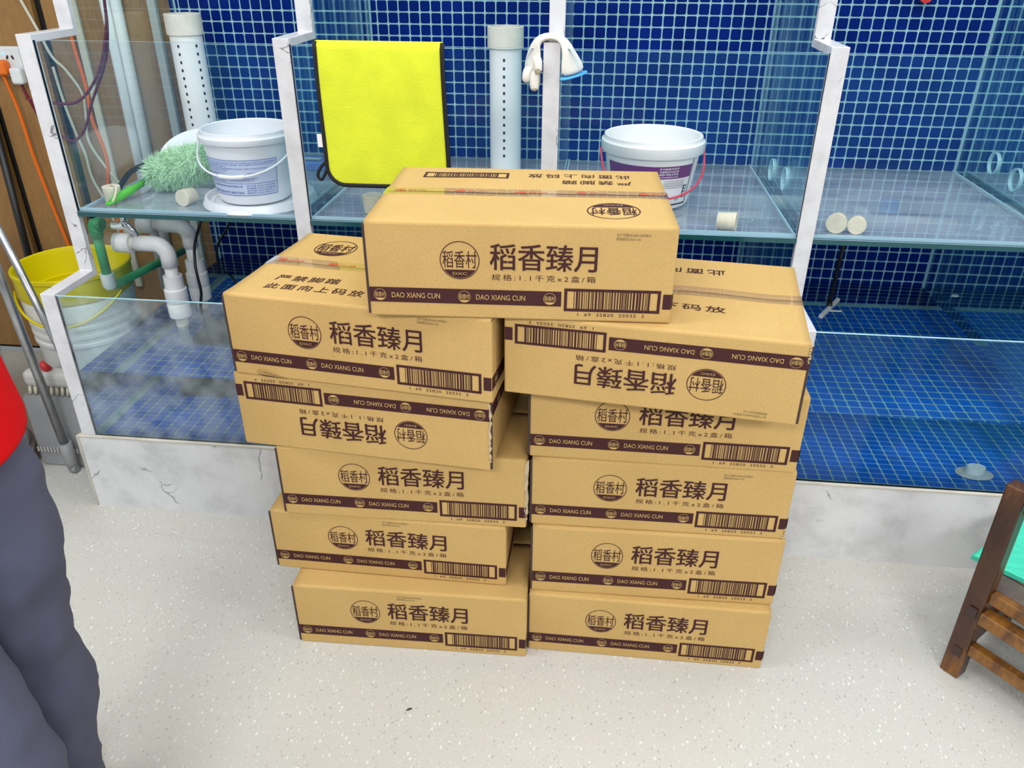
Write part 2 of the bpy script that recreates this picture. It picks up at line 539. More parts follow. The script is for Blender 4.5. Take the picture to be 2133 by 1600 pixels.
def prism_x(name, poly, x0, x1, mats, parent=None, edge_mi=0, bevel=0.0):
    """outline in (y, z) extruded along x; caps material 0, rim material edge_mi"""
    bm = bmesh.new()
    A = [bm.verts.new((x0, y, z)) for y, z in poly]
    B = [bm.verts.new((x1, y, z)) for y, z in poly]
    bm.faces.new(A); bm.faces.new(list(reversed(B)))
    n = len(poly)
    for i in range(n):
        f = bm.faces.new((A[i], B[i], B[(i + 1) % n], A[(i + 1) % n]))
        f.material_index = edge_mi
    bmesh.ops.recalc_face_normals(bm, faces=bm.faces)
    if bevel:
        bmesh.ops.bevel(bm, geom=list(bm.edges), offset=bevel, segments=1, affect='EDGES')
    return obj(name, bm, mats, parent)

def pane(name, x0, x1, y0, y1, z0, z1, axis, mats, parent):
    """glass slab: faces across the thin axis carry material 0, rims material 1"""
    bm = bmesh.new()
    fs = add_box(bm, x0, x1, y0, y1, z0, z1)
    bmesh.ops.recalc_face_normals(bm, faces=bm.faces)
    for f in bm.faces:
        f.material_index = 0 if abs(f.normal[axis]) > 0.9 else 1
    return obj(name, bm, mats, parent)

TXT = {}
def text_data(s, bold=0.0, spacing=1.0):
    k = (s, bold, spacing)
    if k not in TXT:
        c = bpy.data.curves.new('t', 'FONT')
        c.body = s; c.resolution_u = 3; c.offset = bold; c.space_character = spacing
        o = bpy.data.objects.new('t', c)
        COL.objects.link(o)
        dg = bpy.context.evaluated_depsgraph_get()
        me = bpy.data.meshes.new_from_object(o.evaluated_get(dg))
        vs = [(v.co.x, v.co.y) for v in me.vertices]
        fs = [tuple(p.vertices) for p in me.polygons]
        bpy.data.objects.remove(o); bpy.data.curves.remove(c); bpy.data.meshes.remove(me)
        xs = [v[0] for v in vs]; ys = [v[1] for v in vs]
        TXT[k] = ([((x - min(xs)) / (max(xs) - min(xs)), (y - min(ys)) / (max(ys) - min(ys))) for x, y in vs], fs)
    return TXT[k]

def add_text(bm, s, rect, to3, mi=0, bold=0.0, spacing=1.0, flip=False):
    """text stretched to rect (x0, x1, y0, y1); flip turns it by 180 degrees"""
    vs, fs = text_data(s, bold, spacing)
    x0, x1, y0, y1 = rect
    V = []
    for u, v in vs:
        if flip:
            u, v = 1 - u, 1 - v
        V.append(bm.verts.new(to3(x0 + u * (x1 - x0), y0 + v * (y1 - y0))))
    for f in fs:
        try:
            nf = bm.faces.new([V[i] for i in f]); nf.material_index = mi
        except ValueError:
            pass

def add_quad(bm, rect, to3, mi=0, nx=1):
    x0, x1, y0, y1 = rect
    for i in range(nx):
        a = x0 + (x1 - x0) * i / nx; b = x0 + (x1 - x0) * (i + 1) / nx
        f = bm.faces.new([bm.verts.new(to3(*p)) for p in ((a, y0), (b, y0), (b, y1), (a, y1))])
        f.material_index = mi

def add_frame(bm, rect, t, to3, mi=0, nx=1):
    x0, x1, y0, y1 = rect
    add_quad(bm, (x0, x1, y0, y0 + t), to3, mi, nx)
    add_quad(bm, (x0, x1, y1 - t, y1), to3, mi, nx)
    add_quad(bm, (x0, x0 + t, y0 + t, y1 - t), to3, mi)
    add_quad(bm, (x1 - t, x1, y0 + t, y1 - t), to3, mi)

def add_ring(bm, cx, cy, r, w, to3, mi=0, n=48, sy=1.0):
    A = [bm.verts.new(to3(cx + r * math.cos(2 * PI * k / n), cy + r * sy * math.sin(2 * PI * k / n))) for k in range(n)]
    B = [bm.verts.new(to3(cx + (r - w) * math.cos(2 * PI * k / n), cy + (r - w) * sy * math.sin(2 * PI * k / n))) for k in range(n)]
    for k in range(n):
        f = bm.faces.new((A[k], A[(k + 1) % n], B[(k + 1) % n], B[k])); f.material_index = mi

def add_segment(bm, cx, cy, r, lvl, to3, mi=0, n=20, up=False):
    a = math.asin(lvl)
    pts = [(-PI - a) + (PI + 2 * a) * 0 + (k / n) * (PI + 2 * a) for k in range(n + 1)]
    V = []
    for t in pts:
        x, y = r * math.cos(t), r * math.sin(t)
        if up: x, y = -x, -y
        V.append(bm.verts.new(to3(cx + x, cy + y)))
    f = bm.faces.new(V); f.material_index = mi

def add_logo(bm, cx, cy, r, to3, to3b, mi=0, mib=1, flip=False, n=48):
    """ring, three characters and a filled foot with three letters"""
    s = -1 if flip else 1
    add_ring(bm, cx, cy, r, r * 0.045, to3, mi, n)
    add_segment(bm, cx, cy, r * 0.93, -0.53, to3, mi, up=flip)
    ya, yb = cy - 0.40 * r * s, cy + 0.50 * r * s
    add_text(bm, '稻香村', (cx - 0.86 * r, cx + 0.86 * r, min(ya, yb), max(ya, yb)), to3, mi, 0.004, flip=flip)
    ya, yb = cy - 0.76 * r * s, cy - 0.62 * r * s
    add_text(bm, 'DXC', (cx - 0.36 * r, cx + 0.36 * r, min(ya, yb), max(ya, yb)), to3b, mib, flip=flip)

def add_barcode(bm, rect, to3, mi=0, seed=3):
    r2 = random.Random(seed)
    x0, x1, y0, y1 = rect
    mods = 112
    w = (x1 - x0) / mods
    i = 0
    while i < mods - 1:
        b = r2.choice((1, 1, 2, 2, 3)); g = r2.choice((1, 1, 1, 2, 2))
        b = min(b, mods - i)
        add_quad(bm, (x0 + i * w, x0 + (i + b) * w, y0, y1), to3, mi)
        i += b + g

# ------------------------------------------------------------------ setting
Y1, Y2, YB = 0.1694, 0.3391, 0.884
ZB, ZG, ZST, ZS, ZT, ZC = 0.2383, 0.6451, 0.6506, 0.8092, 1.2139, 1.2261
TH = 0.0375
PX = [-1.287, -0.6728, -0.0626, 0.5437, 1.153, 1.765]
ZWATER = 0.432
XL, XR, YF = -3.2, 3.2, -4.2

tag(box('floor', XL, XR, YF, 0.9, -0.05, 0.0, 'floor'), kind='structure')
tag(box('ceiling', XL, XR, YF, 1.0, CEIL, CEIL + 0.05, 'paint'), kind='structure')
tag(box('wall_left', XL - 0.05, XL, YF, 1.0, 0, CEIL, 'paint'), kind='structure')
tag(box('wall_right', XR, XR + 0.05, YF, 1.0, 0, CEIL, 'paint'), kind='structure')
tag(box('wall_front', XL, XR, YF - 0.05, YF, 0, CEIL, 'shop_wall'), kind='structure')

# tiled rear wall
wall = tag(box('wall_rear', -1.27, XR, YB + 0.0012, YB + 0.08, 0.0, CEIL, 'grout'), kind='structure')
# plain boards to the left of the tanks
wl = tag(box('wall_rear_left', XL, -1.27, 0.93, 0.98, 0, CEIL, 'black'), kind='structure')
for x0, x1 in ((-3.2, -2.50), (-2.488, -1.983), (-1.948, -1.742), (-1.708, -1.272)):
    box('board', x0, x1, 0.905, 0.93, 0.02, CEIL, 'board', wl, 0.002, 1)

PITCH = 0.0328
TW = 0.0288
def tile_outline(w, r=0.0042):
    h = w / 2
    out = []
    for sx, sy in ((1, 1), (-1, 1), (-1, -1), (1, -1)):
        cx, cy = sx * (h - r), sy * (h - r)
        a0 = {(1, 1): 0, (-1, 1): PI / 2, (-1, -1): PI, (1, -1): 1.5 * PI}[(sx, sy)]
        for k in range(3):
            a = a0 + k * PI / 4
            out.append((cx + r * math.cos(a), cy + r * math.sin(a)))
    return out
OUT_A = tile_outline(TW); OUT_B = tile_outline(TW - 0.0022)
TTH = 0.0012

def add_tile(bm, fn):
    A = [bm.verts.new(fn(x, y, 0)) for x, y in OUT_A]
    A2 = [bm.verts.new(fn(x, y, TTH * 0.6)) for x, y in OUT_A]
    B = [bm.verts.new(fn(x, y, TTH)) for x, y in OUT_B]
    n = len(A)
    for i in range(n):
        j = (i + 1) % n
        bm.faces.new((A2[i], A2[j], B[j], B[i]))
        bm.faces.new((A[i], A[j], A2[j], A2[i]))
    bm.faces.new(B)

def tile_field(parent, centres, to_world, visible, name, keep=300, mat='tile'):
    """the tiles that show largest become parts, the others one joined part"""
    sc = []
    for i, c in enumerate(centres):
        a = 0
        if visible(c):
            q = [project(to_world(c[0] + dx, c[1] + dy, TTH)) for dx, dy in ((-.014, -.014), (.014, -.014), (.014, .014), (-.014, .014))]
            if all(0 < u < 2133 and 0 < v < 1600 for u, v in q):
                a = 0.5 * abs(sum(q[k][0] * q[(k + 1) % 4][1] - q[(k + 1) % 4][0] * q[k][1] for k in range(4)))
        sc.append((a, i))
    big = {i for a, i in sorted(sc, reverse=True)[:keep] if a > 0}
    bm = bmesh.new(); add_tile(bm, lambda x, y, h: Vector(to_world(x, y, h)) - Vector(to_world(0, 0, 0)))
    bmesh.ops.recalc_face_normals(bm, faces=bm.faces)
    me = bpy.data.meshes.new(name); bm.to_mesh(me); bm.free()
    me.materials.append(M[mat])
    bm = bmesh.new()
    for i, c in enumerate(centres):
        if i in big:
            o = bpy.data.objects.new(name, me)
            o.location = to_world(c[0], c[1], 0)
            o.parent = parent
            COL.objects.link(o)
        else:
            add_tile(bm, lambda x, y, h: to_world(c[0] + x, c[1] + y, h))
    bmesh.ops.recalc_face_normals(bm, faces=bm.faces)
    rest = obj('mosaic_field', bm, mat, parent)
    rest['kind'] = 'stuff'

cs = []
for i in range(-64, 34):
    x = 0.825 + (i + 0.5) * PITCH
    if x < -1.262: continue
    for j in range(-26, 20):
        z = 1.104 + (j + 0.5) * PITCH
        if z > ZB + 0.02:
            cs.append((x, z))
def wall_vis(c):
    x, z = c
    return z > 0.84 and not (-0.60 < x < -0.33 and z < 1.2) and x > -1.0
tile_field(wall, cs, lambda x, z, h: (x, YB + 0.0012 - h, z), wall_vis, 'mosaic_tile')

# ------------------------------------------------------------------ the built-in tanks
tank = thing('fish_tank', 'long built-in glass fish tank with white marble dividers and two tiers', 'fish tank', (0, 0.45, 0))
TKO = Vector((0, 0.45, 0))
def tk(o):
    o.parent = tank
    o.location = Vector(o.location) - TKO
    return o

tk(box('base_panel', -1.299, XR - 0.3, 0.0, 0.03, 0.0, 0.231, 'marble_base'))
tk(box('base_end_panel', -1.299, -1.28, 0.031, YB, 0.0, 0.231, 'marble_base'))
tk(box('edge_trim', -1.306, -1.2985, -0.003, 0.012, 0.0, 0.236, 'edge_trim', None, 0.002, 2))
tk(box('silicone_bead', -1.299, XR - 0.3, -0.002, 0.03, 0.2312, ZB, 'trim', None, 0.002, 2))

T_ = 0.018
for i, px in enumerate(PX):
    outer = [(0, ZB), (0, ZST), (Y1, ZST), (Y1, ZC), (Y2, ZC), (Y2, 1.95)]
    inner = [(T_, ZB), (T_, ZST - T_), (Y1 + T_, ZST - T_), (Y1 + T_, ZC - T_), (Y2 + T_, ZC - T_), (Y2 + T_, 1.95)]
    tk(prism_x('divider_edging', outer + inner[::-1], px, px + TH, 'marble', None, 0, 0.0012))
    for sx in (px + 0.001, px + TH - 0.007):
        if i == 0 and sx < px + 0.01:
            continue
        prof = [(T_, ZB), (T_, ZST - T_), (Y1 + T_, ZST - T_), (Y1 + T_, ZC - T_), (Y2 + T_, ZC - T_), (Y2 + T_, 1.95), (YB - 0.001, 1.95), (YB - 0.001, ZB)]
        tk(prism_x('side_pane', prof, sx, sx + 0.006, ['glass_side', 'glass_edge'], None, 1))

for i in range(5):
    a, b = PX[i] + TH, PX[i + 1]
    fm = 'glass_dirty' if i == 0 else 'glass'
    tk(pane('lower_front_pane', a, b, 0.004, 0.012, ZB, ZG, 1, [fm, 'glass_edge'], None))
    tk(pane('upper_front_pane', a, b, Y1 + 0.004, Y1 + 0.012, ZS, ZT, 1, ['glass', 'glass_edge'], None))
    # shelf slab with a dark green front rim
    bm = bmesh.new()
    add_box(bm, a, b, Y1, YB - 0.001, ZS - 0.012, ZS)
    bmesh.ops.recalc_face_normals(bm, faces=bm.faces)
    for f in bm.faces:
        f.material_index = 0 if abs(f.normal.z) > 0.9 else 1
    tk(obj('shelf_pane', bm, ['glass_shelf', 'glass_edge_dark']))
    # front lip strip; its pale colour paints the lip's bright reflection
    tk(box('silicone_joint', a, b, Y1 + 0.0125, Y1 + 0.018, ZS, ZS + 0.007, 'joint'))
    for xx in (a + 0.0005, b - 0.0055):
        tk(box('silicone_joint', xx, xx + 0.005, Y1 + 0.019, YB - 0.002, ZS + 0.0003, ZS + 0.005, 'joint'))
    # round drain hole in the shelf
    bm = bmesh.new()
    add_ring(bm, 0, 0, 0.021, 0.003, lambda x, y: (x, y, 0), 0, 32)
    dh = obj('drain_ring', bm, 'glass_edge')
    dh.location = (b - 0.10, 0.307, ZS + 0.0006)
    tk(dh)

# round overflow holes cut in the side panes
for px, ys in ((0.5437, ((0.577, 0.872), (0.407, 0.889))), (1.153, ((0.655, 0.889), (0.514, 0.879)))):
    for y, z in ys:
        bm = bmesh.new()
        n = 28
        for r0, r1, x0, x1 in ((0.030, 0.030, -0.0045, 0.0045), (0.030, 0.027, -0.0045, -0.0045), (0.030, 0.027, 0.0045, 0.0045), (0.027, 0.027, -0.0045, 0.0045)):
            A = [bm.verts.new((x0, r0 * math.cos(2 * PI * k / n), r0 * math.sin(2 * PI * k / n))) for k in range(n)]
            B = [bm.verts.new((x1, r1 * math.cos(2 * PI * k / n), r1 * math.sin(2 * PI * k / n))) for k in range(n)]
            for k in range(n):
                bm.faces.new((A[k], A[(k + 1) % n], B[(k + 1) % n], B[k]))
        bmesh.ops.recalc_face_normals(bm, faces=bm.faces)
        o = obj('overflow_ring', bm, 'glass_edge', None, True)
        o.location = (px + 0.004, y, z)
        tk(o)

# tiled floor of the lower tanks
slab = box('tank_floor', -1.28, 1.9, 0.013, YB - 0.001, 0.20, 0.2385, 'grout')
tk(slab)
cs = []
for i in range(-64, 34):
    x = 0.832 + (i + 0.5) * PITCH
    if x < -1.235 or x > 1.88: continue
    for j in range(26):
        cs.append((x, 0.0145 + (j + 0.5) * PITCH))
def floor_vis(c):
    return (c[0] < -0.88 or c[0] > 0.62) and c[1] < 0.7
tile_field(slab, cs, lambda x, y, h: (x, y, 0.2385 + h), floor_vis, 'mosaic_tile', 300, 'tile_floor_lit')

for i, lab in enumerate(('clear water half filling the lower tank with the white pipes', 'clear water in the lower tank behind the two carton stacks', 'clear water in the lower tank behind the cartons nearer the chair', 'clear water in the lower tank with the squeegee and drain plug', 'clear water in the lower tank past the wooden chair')):
    a, b = PX[i] + TH, PX[i + 1]
    bm = bmesh.new()
    add_box(bm, a + 0.0004, b - 0.0004, 0.0124, YB - 0.0004, 0.2375, ZWATER)
    bmesh.ops.recalc_face_normals(bm, faces=bm.faces)
    for f in bm.faces:
        f.material_index = 0 if f.normal.y < -0.9 or f.normal.z > 0.9 or abs(f.normal.x) > 0.9 else 1
    w = obj('tank_water', bm, ['water_front', 'water_clear'])
    tag(w, lab, 'water', 'water in the lower tanks', 'stuff')

# drain pipe with a tee under the shelf
pipe = thing('drain_pipe', 'pale plastic drain pipe running along beneath the glass shelf', 'pipe', (0.3, 0.64, 0.76))
def sub(parent, o):
    o.parent = parent
    o.matrix_parent_inverse = parent_matrix(parent).inverted()
    return o
def parent_matrix(p):
    return Matrix.LocRotScale(p.location, p.rotation_euler, p.scale)
sub(pipe, tube('main_pipe', [(-1.2, 0.64, 0.765), (1.9, 0.64, 0.765)], 0.020, 'pvc_old', None, 16))
for x in (-0.35, 0.30, 0.80, 1.45):
    sub(pipe, tube('tee_fitting', [(x - 0.035, 0.64, 0.765), (x + 0.035, 0.64, 0.765)], 0.027, 'pvc_old', None, 16))
    sub(pipe, tube('branch_pipe', [(x, 0.64, 0.765), (x, 0.50, 0.765)], 0.018, 'pvc_old', None, 14))
    sub(pipe, tube('stub_pipe', [(x - 0.09, 0.475, 0.765), (x + 0.22, 0.475, 0.765)], 0.019, 'pvc_old', None, 14))
sub(pipe, lathe('blue_cap', [(0, 0.03), (0.024, 0.03), (0.026, 0.0), (0, 0.0)], 'blue_cap', None, 24, (0.88, 0.58, 0.766)))

# ------------------------------------------------------------------ cartons
BW, BD, BH = 0.52, 0.368, 0.1706
EPS = 0.0005

def front3(x, z): return (x, -BD / 2 - EPS, z)
def front3b(x, z): return (x, -BD / 2 - 2 * EPS, z)

def make_front_print():
    bm = bmesh.new()
    f, fb = front3, front3b
    add_logo(bm, -0.1005, 0.1049, 0.0336, f, fb, 0, 1)
    for dx, ff in ((-0.0004, f), (0.0004, fb)):
        add_text(bm, '稻香臻月', (-0.0495 + dx, 0.1296 + dx, 0.0895, 0.1360), ff, 0, 0.004)
    add_text(bm, '规格:1.1千克x2盒/箱', (-0.0469, 0.1286, 0.0708, 0.0822), f, 0, 0.0, 1.35)
    add_quad(bm, (-0.2585, 0.0722, 0.0262, 0.0535), f, 0)
    add_quad(bm, (0.2440, 0.2585, 0.0262, 0.0535), f, 0)
    for cx in (-0.2403, -0.0942, 0.0525):
        add_ring(bm, cx, 0.0398, 0.0108, 0.0007, fb, 1, 28)
        add_text(bm, '稻香村', (cx - 0.0088, cx + 0.0088, 0.0355, 0.0449), fb, 1, 0.006)
        add_segment(bm, cx, 0.0398, 0.0100, -0.60, fb, 1, 10)
    for x0, x1 in ((-0.2200, -0.1362), (-0.0738, 0.0106)):
        add_text(bm, 'DAO XIANG CUN', (x0, x1, 0.0350, 0.0446), fb, 1, 0.004)
    add_frame(bm, (0.0770, 0.2400, 0.0180, 0.0598), 0.0052, f, 0)
    add_barcode(bm, (0.0935, 0.2236, 0.0232, 0.0546), f, 0)
    add_text(bm, '1  69  35820  25035  3', (0.1008, 0.2142, 0.0096, 0.0153), f, 0, 0.0, 1.1)
    me = bpy.data.meshes.new('front_print')
    bm.normal_update(); bm.to_mesh(me); bm.free()
    for m in ('ink', 'card'): me.materials.append(M[m])
    return me

def make_end_print():
    bm = bmesh.new()
    f = lambda y, z: (BW / 2 + EPS, y, z)
    fb = lambda y, z: (BW / 2 + 2 * EPS, y, z)
    add_quad(bm, (-BD / 2 + 0.0005, BD / 2 - 0.0005, 0.0262, 0.0535), f, 0)
    for cy in (-0.155, -0.03, 0.11):
        add_ring(bm, cy, 0.0398, 0.0108, 0.0007, fb, 1, 24)
        add_text(bm, '稻香村', (cy - 0.0088, cy + 0.0088, 0.0355, 0.0449), fb, 1, 0.006)
    me = bpy.data.meshes.new('end_print')
    bm.normal_update(); bm.to_mesh(me); bm.free()
    for m in ('ink', 'card'): me.materials.append(M[m])
    return me

def make_stamp():
    bm = bmesh.new()
    add_text(bm, '生产日期20260816合格A5', (-0.028, 0.028, 0.0008, 0.0062), front3, 0, 0.004)
    add_text(bm, '保质期至20261103', (-0.0286, 0.0115, -0.0060, -0.0008), front3, 0, 0.004)
    me = bpy.data.meshes.new('date_stamp')
    bm.normal_update(); bm.to_mesh(me); bm.free()
    me.materials.append(M['stamp'])
    return me

FRONT = make_front_print()
STAMP = make_stamp()
STAMP_AT = {'T': (0.187, 0.152), 'L5': (0.151, 0.153), 'L2': (0.019, 0.148), 'L1': (0.002, 0.153), 'R3': (0.148, 0.147), 'R5': (0.181, 0.013)}
END = make_end_print()

def make_body(h, seed):
    """four walls and floor of the carton up to the fold"""
    r2 = random.Random(seed)
    bm = bmesh.new()
    add_box(bm, -BW / 2, BW / 2, -BD / 2, BD / 2, 0, h - 0.0062)
    es = [e for e in bm.edges if abs(e.verts[0].co.z - e.verts[1].co.z) > 0.05]
    bmesh.ops.bevel(bm, geom=es, offset=0.0045, segments=3, affect='EDGES', profile=0.5)
    es = [e for e in bm.edges if e.verts[0].co.z < 1e-5 and e.verts[1].co.z < 1e-5]
    bmesh.ops.bevel(bm, geom=es, offset=0.003, segments=2, affect='EDGES', profile=0.5)
    bmesh.ops.recalc_face_normals(bm, faces=bm.faces)
    return bm

def flap_z(x, y, seed, amp):
    """sag of a flap at plan position x, y (never above the fold)"""
    s = seed * 3.7
    inner = 1 - abs(y) / (BD / 2)
    e = max(0.0, min(1.0, inner * 6))
    sag = amp * (0.35 + 0.65 * noise.noise(Vector((x * 7 + s, y * 9, s)))) * e
    return -abs(sag)

def make_flap(side, h, seed, amp, gap):
    """half of the lid: rounded fold at the front or rear wall, then a panel to the centre line"""
    bm = bmesh.new()
    r = 0.0062
    prof = []
    for k in range(5):
        a = PI / 2 * k / 4
        prof.append((-BD / 2 + r - r * math.cos(a), h - r + r * math.sin(a)))
    n = 10
    for k in range(1, n + 1):
        prof.append((-BD / 2 + r + (BD / 2 - r - gap / 2) * k / n, h))
    th = 0.0042
    nx = 26
    top, bot = [], []
    for i in range(nx + 1):
        x = -BW / 2 + 0.0015 + (BW - 0.003) * i / nx
        ct, cb = [], []
        for y, z in prof:
            yy = y if side < 0 else -y
            dz = flap_z(x, yy, seed, amp) if z >= h - 1e-6 else 0
            ct.append(bm.verts.new((x, yy, z + dz)))
            yi = max(y, -BD / 2 + th)
            zi = z - th if z > h - 0.0035 else z - 0.0001
            yi2 = yi if side < 0 else -yi
            cb.append(bm.verts.new((x, yi2, zi + dz)))
        top.append(ct); bot.append(cb)
    m = len(prof)
    for i in range(nx):
        for k in range(m - 1):
            f = bm.faces.new((top[i][k], top[i + 1][k], top[i + 1][k + 1], top[i][k + 1])); f.smooth = True
            bm.faces.new((bot[i][k], bot[i][k + 1], bot[i + 1][k + 1], bot[i + 1][k]))
        f = bm.faces.new((top[i][m - 1], top[i + 1][m - 1], bot[i + 1][m - 1], bot[i][m - 1])); f.material_index = 1
    for i in (0, nx):
        for k in range(m - 1):
            f = bm.faces.new((top[i][k], top[i][k + 1], bot[i][k + 1], bot[i][k])); f.material_index = 0
    bmesh.ops.recalc_face_normals(bm, faces=bm.faces)
    return bm

def make_tape(h, seed, amp, x0, x1, cy, w):
    bm = bmesh.new()
    nx, ny = 26, 4
    g = []
    for i in range(nx + 1):
        x = x0 + (x1 - x0) * i / nx
        row = []
        for k in range(ny + 1):
            y = cy - w / 2 + w * k / ny
            row.append(bm.verts.new((x, y, h + flap_z(x, y if abs(y) > 0.004 else 0.004, seed, amp) + 0.0006)))
        g.append(row)
    for i in range(nx):
        for k in range(ny):
            f = bm.faces.new((g[i][k], g[i + 1][k], g[i + 1][k + 1], g[i][k + 1])); f.smooth = True
    # short drop down each end
    for i, s in ((0, -1), (nx, 1)):
        for k in range(ny):
            a, b = g[i][k], g[i][k + 1]
            xe = s * (BW / 2 + 0.0012)
            f = bm.faces.new((a, b, bm.verts.new((xe, b.co.y, h - 0.035)), bm.verts.new((xe, a.co.y, h - 0.035))))
    bmesh.ops.recalc_face_normals(bm, faces=bm.faces)
    return bm

def lid3(h, seed, amp, up=EPS):
    return lambda x, y: (x, y, h + flap_z(x, y, seed, amp) + up)

def carton(key, x, y, rz, z, h, label, inverted=False, lid=None, amp=0.003, gap=0.003, seed=1, sy=1):
    ex = Vector((math.cos(rz), math.sin(rz), 0)); ey = Vector((-math.sin(rz), math.cos(rz), 0))
    c = Vector((x, y, z)) + ey * (BD / 2)
    root = thing('cardboard_box', label, 'cardboard box', c, rz, 'printed cartons stacked in front of the tank')
    body = obj('carton_body', make_body(h, seed), 'card', root)
    flaps = [obj('lid_flap', make_flap(side, h, seed, amp, gap), ['card', 'card_edge'], root) for side in (-1, 1)]
    fp = link('front_print', FRONT, None, root)
    ep = link('end_print', END, None, root)
    ez = h / BH
    if inverted:
        for o in (fp, ep):
            o.rotation_euler = (0, PI, 0); o.location = (0, 0, h); o.scale = (1, 1, ez)
        ep.rotation_euler = (PI, 0, 0)
    else:
        for o in (fp, ep):
            o.scale = (1, 1, ez)
    if key in STAMP_AT:
        st = link('date_stamp', STAMP, None, root)
        st.location = (STAMP_AT[key][0], 0, STAMP_AT[key][1])
        if inverted:
            st.rotation_euler = (0, PI, 0)
    # raw cut edge of the glued corner
    bm = bmesh.new()
    s = 1 if inverted else -1
    xa, xb = sorted((s * (BW / 2 + 0.0032), s * (BW / 2 - 0.003)))
    add_box(bm, xa, xb, -BD / 2 + 0.0016, -BD / 2 + 0.0058, 0.003, h - 0.007)
    obj('glued_corner', bm, 'card_edge', root)
    if lid:
        front_bm, rear_bm, code_bm = bmesh.new(), bmesh.new(), bmesh.new()
        t = lid3(h, seed, amp, 0.0009); tb = lid3(h, seed, amp, 0.0014)
        d = lambda yy: yy - BD / 2
        if lid == 'bottom':
            add_text(front_bm, '此面向下码放', (-0.122, 0.122, d(0.096), d(0.122)), t, 0, 0.003, 1.25)
            add_text(rear_bm, '此面向下码放', (-0.122, 0.122, d(0.282), d(0.312)), t, 0, 0.003, 1.25, flip=True)
        else:
            fl = lid == 'top_turned'
            words, mark = (rear_bm, front_bm) if fl else (front_bm, rear_bm)
            def R(x0, x1, y0, y1):
                if fl:
                    return (-x1, -x0, -d(y1), -d(y0))
                return (x0, x1, d(y0), d(y1))
            def LC(cx, cy):
                return (-cx, -d(cy)) if fl else (cx, d(cy))
            add_text(words, '此面向上码放', R(-0.200, 0.000, 0.043, 0.070), t, 0, 0.003, 1.3, flip=fl)
            add_text(words, '严禁脚踏', R(-0.200, -0.066, 0.088, 0.115), t, 0, 0.003, 1.2, flip=fl)
            cx, cy = LC(-0.157, 0.283)
            add_logo(mark, cx, cy, 0.046, t, tb, 0, 1, flip=fl)
            rr = R(0.038, 0.206, 0.040, 0.080)
            add_frame(code_bm, rr, 0.005, t, 0, 14)
            add_barcode(code_bm, (rr[0] + 0.02, rr[1] - 0.02, rr[2] + 0.005, rr[3] - 0.005), t, 0)
        for fb_, pr_ in ((flaps[0], front_bm), (flaps[1], rear_bm)):
            obj('lid_print', pr_, ['ink', 'card'], fb_)
        if lid != 'bottom':
            obj('lid_barcode', code_bm, 'ink', flaps[1] if lid == 'top_turned' else flaps[0])
        else:
            code_bm.free()
    if lid:
        tp = obj('packing_tape', make_tape(h, seed, amp, -BW / 2, BW / 2, 0.002, 0.046), 'tape', root)
        if lid != 'bottom':
            bm = bmesh.new()
            t = lid3(h, seed, amp, 0.0012)
            fl = lid == 'top_turned'
            for k in range(5):
                cx = -0.232 + 0.112 * k
                if abs(cx) > BW / 2 - 0.02: continue
                add_ring(bm, cx, 0.006, 0.010, 0.0012, t, 0, 20, 0.8)
                add_text(bm, '稻香村', (cx - 0.0085, cx + 0.0085, 0.000, 0.012), t, 0, 0.02, flip=fl)
                add_text(bm, 'DXC 稻香', (cx + 0.014, cx + 0.048, 0.001, 0.010), t, 0, 0.0, flip=fl)
            obj('tape_print', bm, 'red_ink', tp)
    return root

def torn_strip(root, x, z0, z1, seed, w=0.006):
    r2 = random.Random(seed)
    bm = bmesh.new()
    n = 16
    A4, B4 = [], []
    for k in range(n + 1):
        z = z0 + (z1 - z0) * k / n
        A4.append(bm.verts.new((x - r2.uniform(0.15, 1.0) * w, -BD / 2 - 0.0008 - r2.uniform(0, 0.0012), z)))
        B4.append(bm.verts.new((x + r2.uniform(0.0008, 0.0040), -BD / 2 + r2.uniform(0.001, 0.006), z)))
    for k in range(n):
        bm.faces.new((A4[k], B4[k], B4[k + 1], A4[k + 1]))
    obj('torn_edge', bm, 'torn', root)

L_, R_ = 'the stack nearer the standing person', 'the stack nearer the wooden chair'
carton('R1', 0.2313, -0.3940, 0.0002, 0.0000, 0.1686, 'printed brown carton on the floor at the bottom of ' + R_, seed=1)
carton('R2', 0.2347, -0.3765, 0.0213, 0.1686, 0.1775, 'printed brown carton second from the floor in ' + R_, seed=2)
box_R3 = carton('R3', 0.2303, -0.3704, 0.0155, 0.3461, 0.1672, 'printed brown carton third from the floor in ' + R_, seed=3)
carton('R4', 0.2243, -0.3700, -0.0022, 0.5133, 0.1694, 'printed brown carton fourth from the floor in ' + R_, seed=4)
box_R5 = carton('R5', 0.1770, -0.4439, -0.1178, 0.6827, 0.1577, 'upside-down brown carton fifth from the floor in ' + R_, True, 'bottom', 0.004, 0.002, seed=5)
carton('L1', -0.2913, -0.4243, 0.0209, 0.0000, 0.1721, 'printed brown carton on the floor at the bottom of ' + L_, seed=6)
carton('L2', -0.3406, -0.3776, -0.0094, 0.1721, 0.1615, 'printed brown carton second from the floor in ' + L_, seed=7)
box_L3 = carton('L3', -0.2987, -0.3788, 0.0142, 0.3336, 0.1723, 'printed brown carton third from the floor in ' + L_, seed=8)
box_L4 = carton('L4', -0.3656, -0.3979, -0.0865, 0.5060, 0.1649, 'upside-down brown carton fourth from the floor in ' + L_, True, None, seed=9)
box_L5 = carton('L5', -0.3578, -0.4084, -0.1199, 0.6709, 0.1695, 'printed brown carton fifth from the floor in ' + L_, False, 'top', 0.004, 0.002, seed=10)
carton('T', -0.0526, -0.4345, 0.0446, 0.8409, 0.1706, 'printed brown carton lying across the tops of both stacks', False, 'top_turned', 0.0025, 0.006, seed=11)

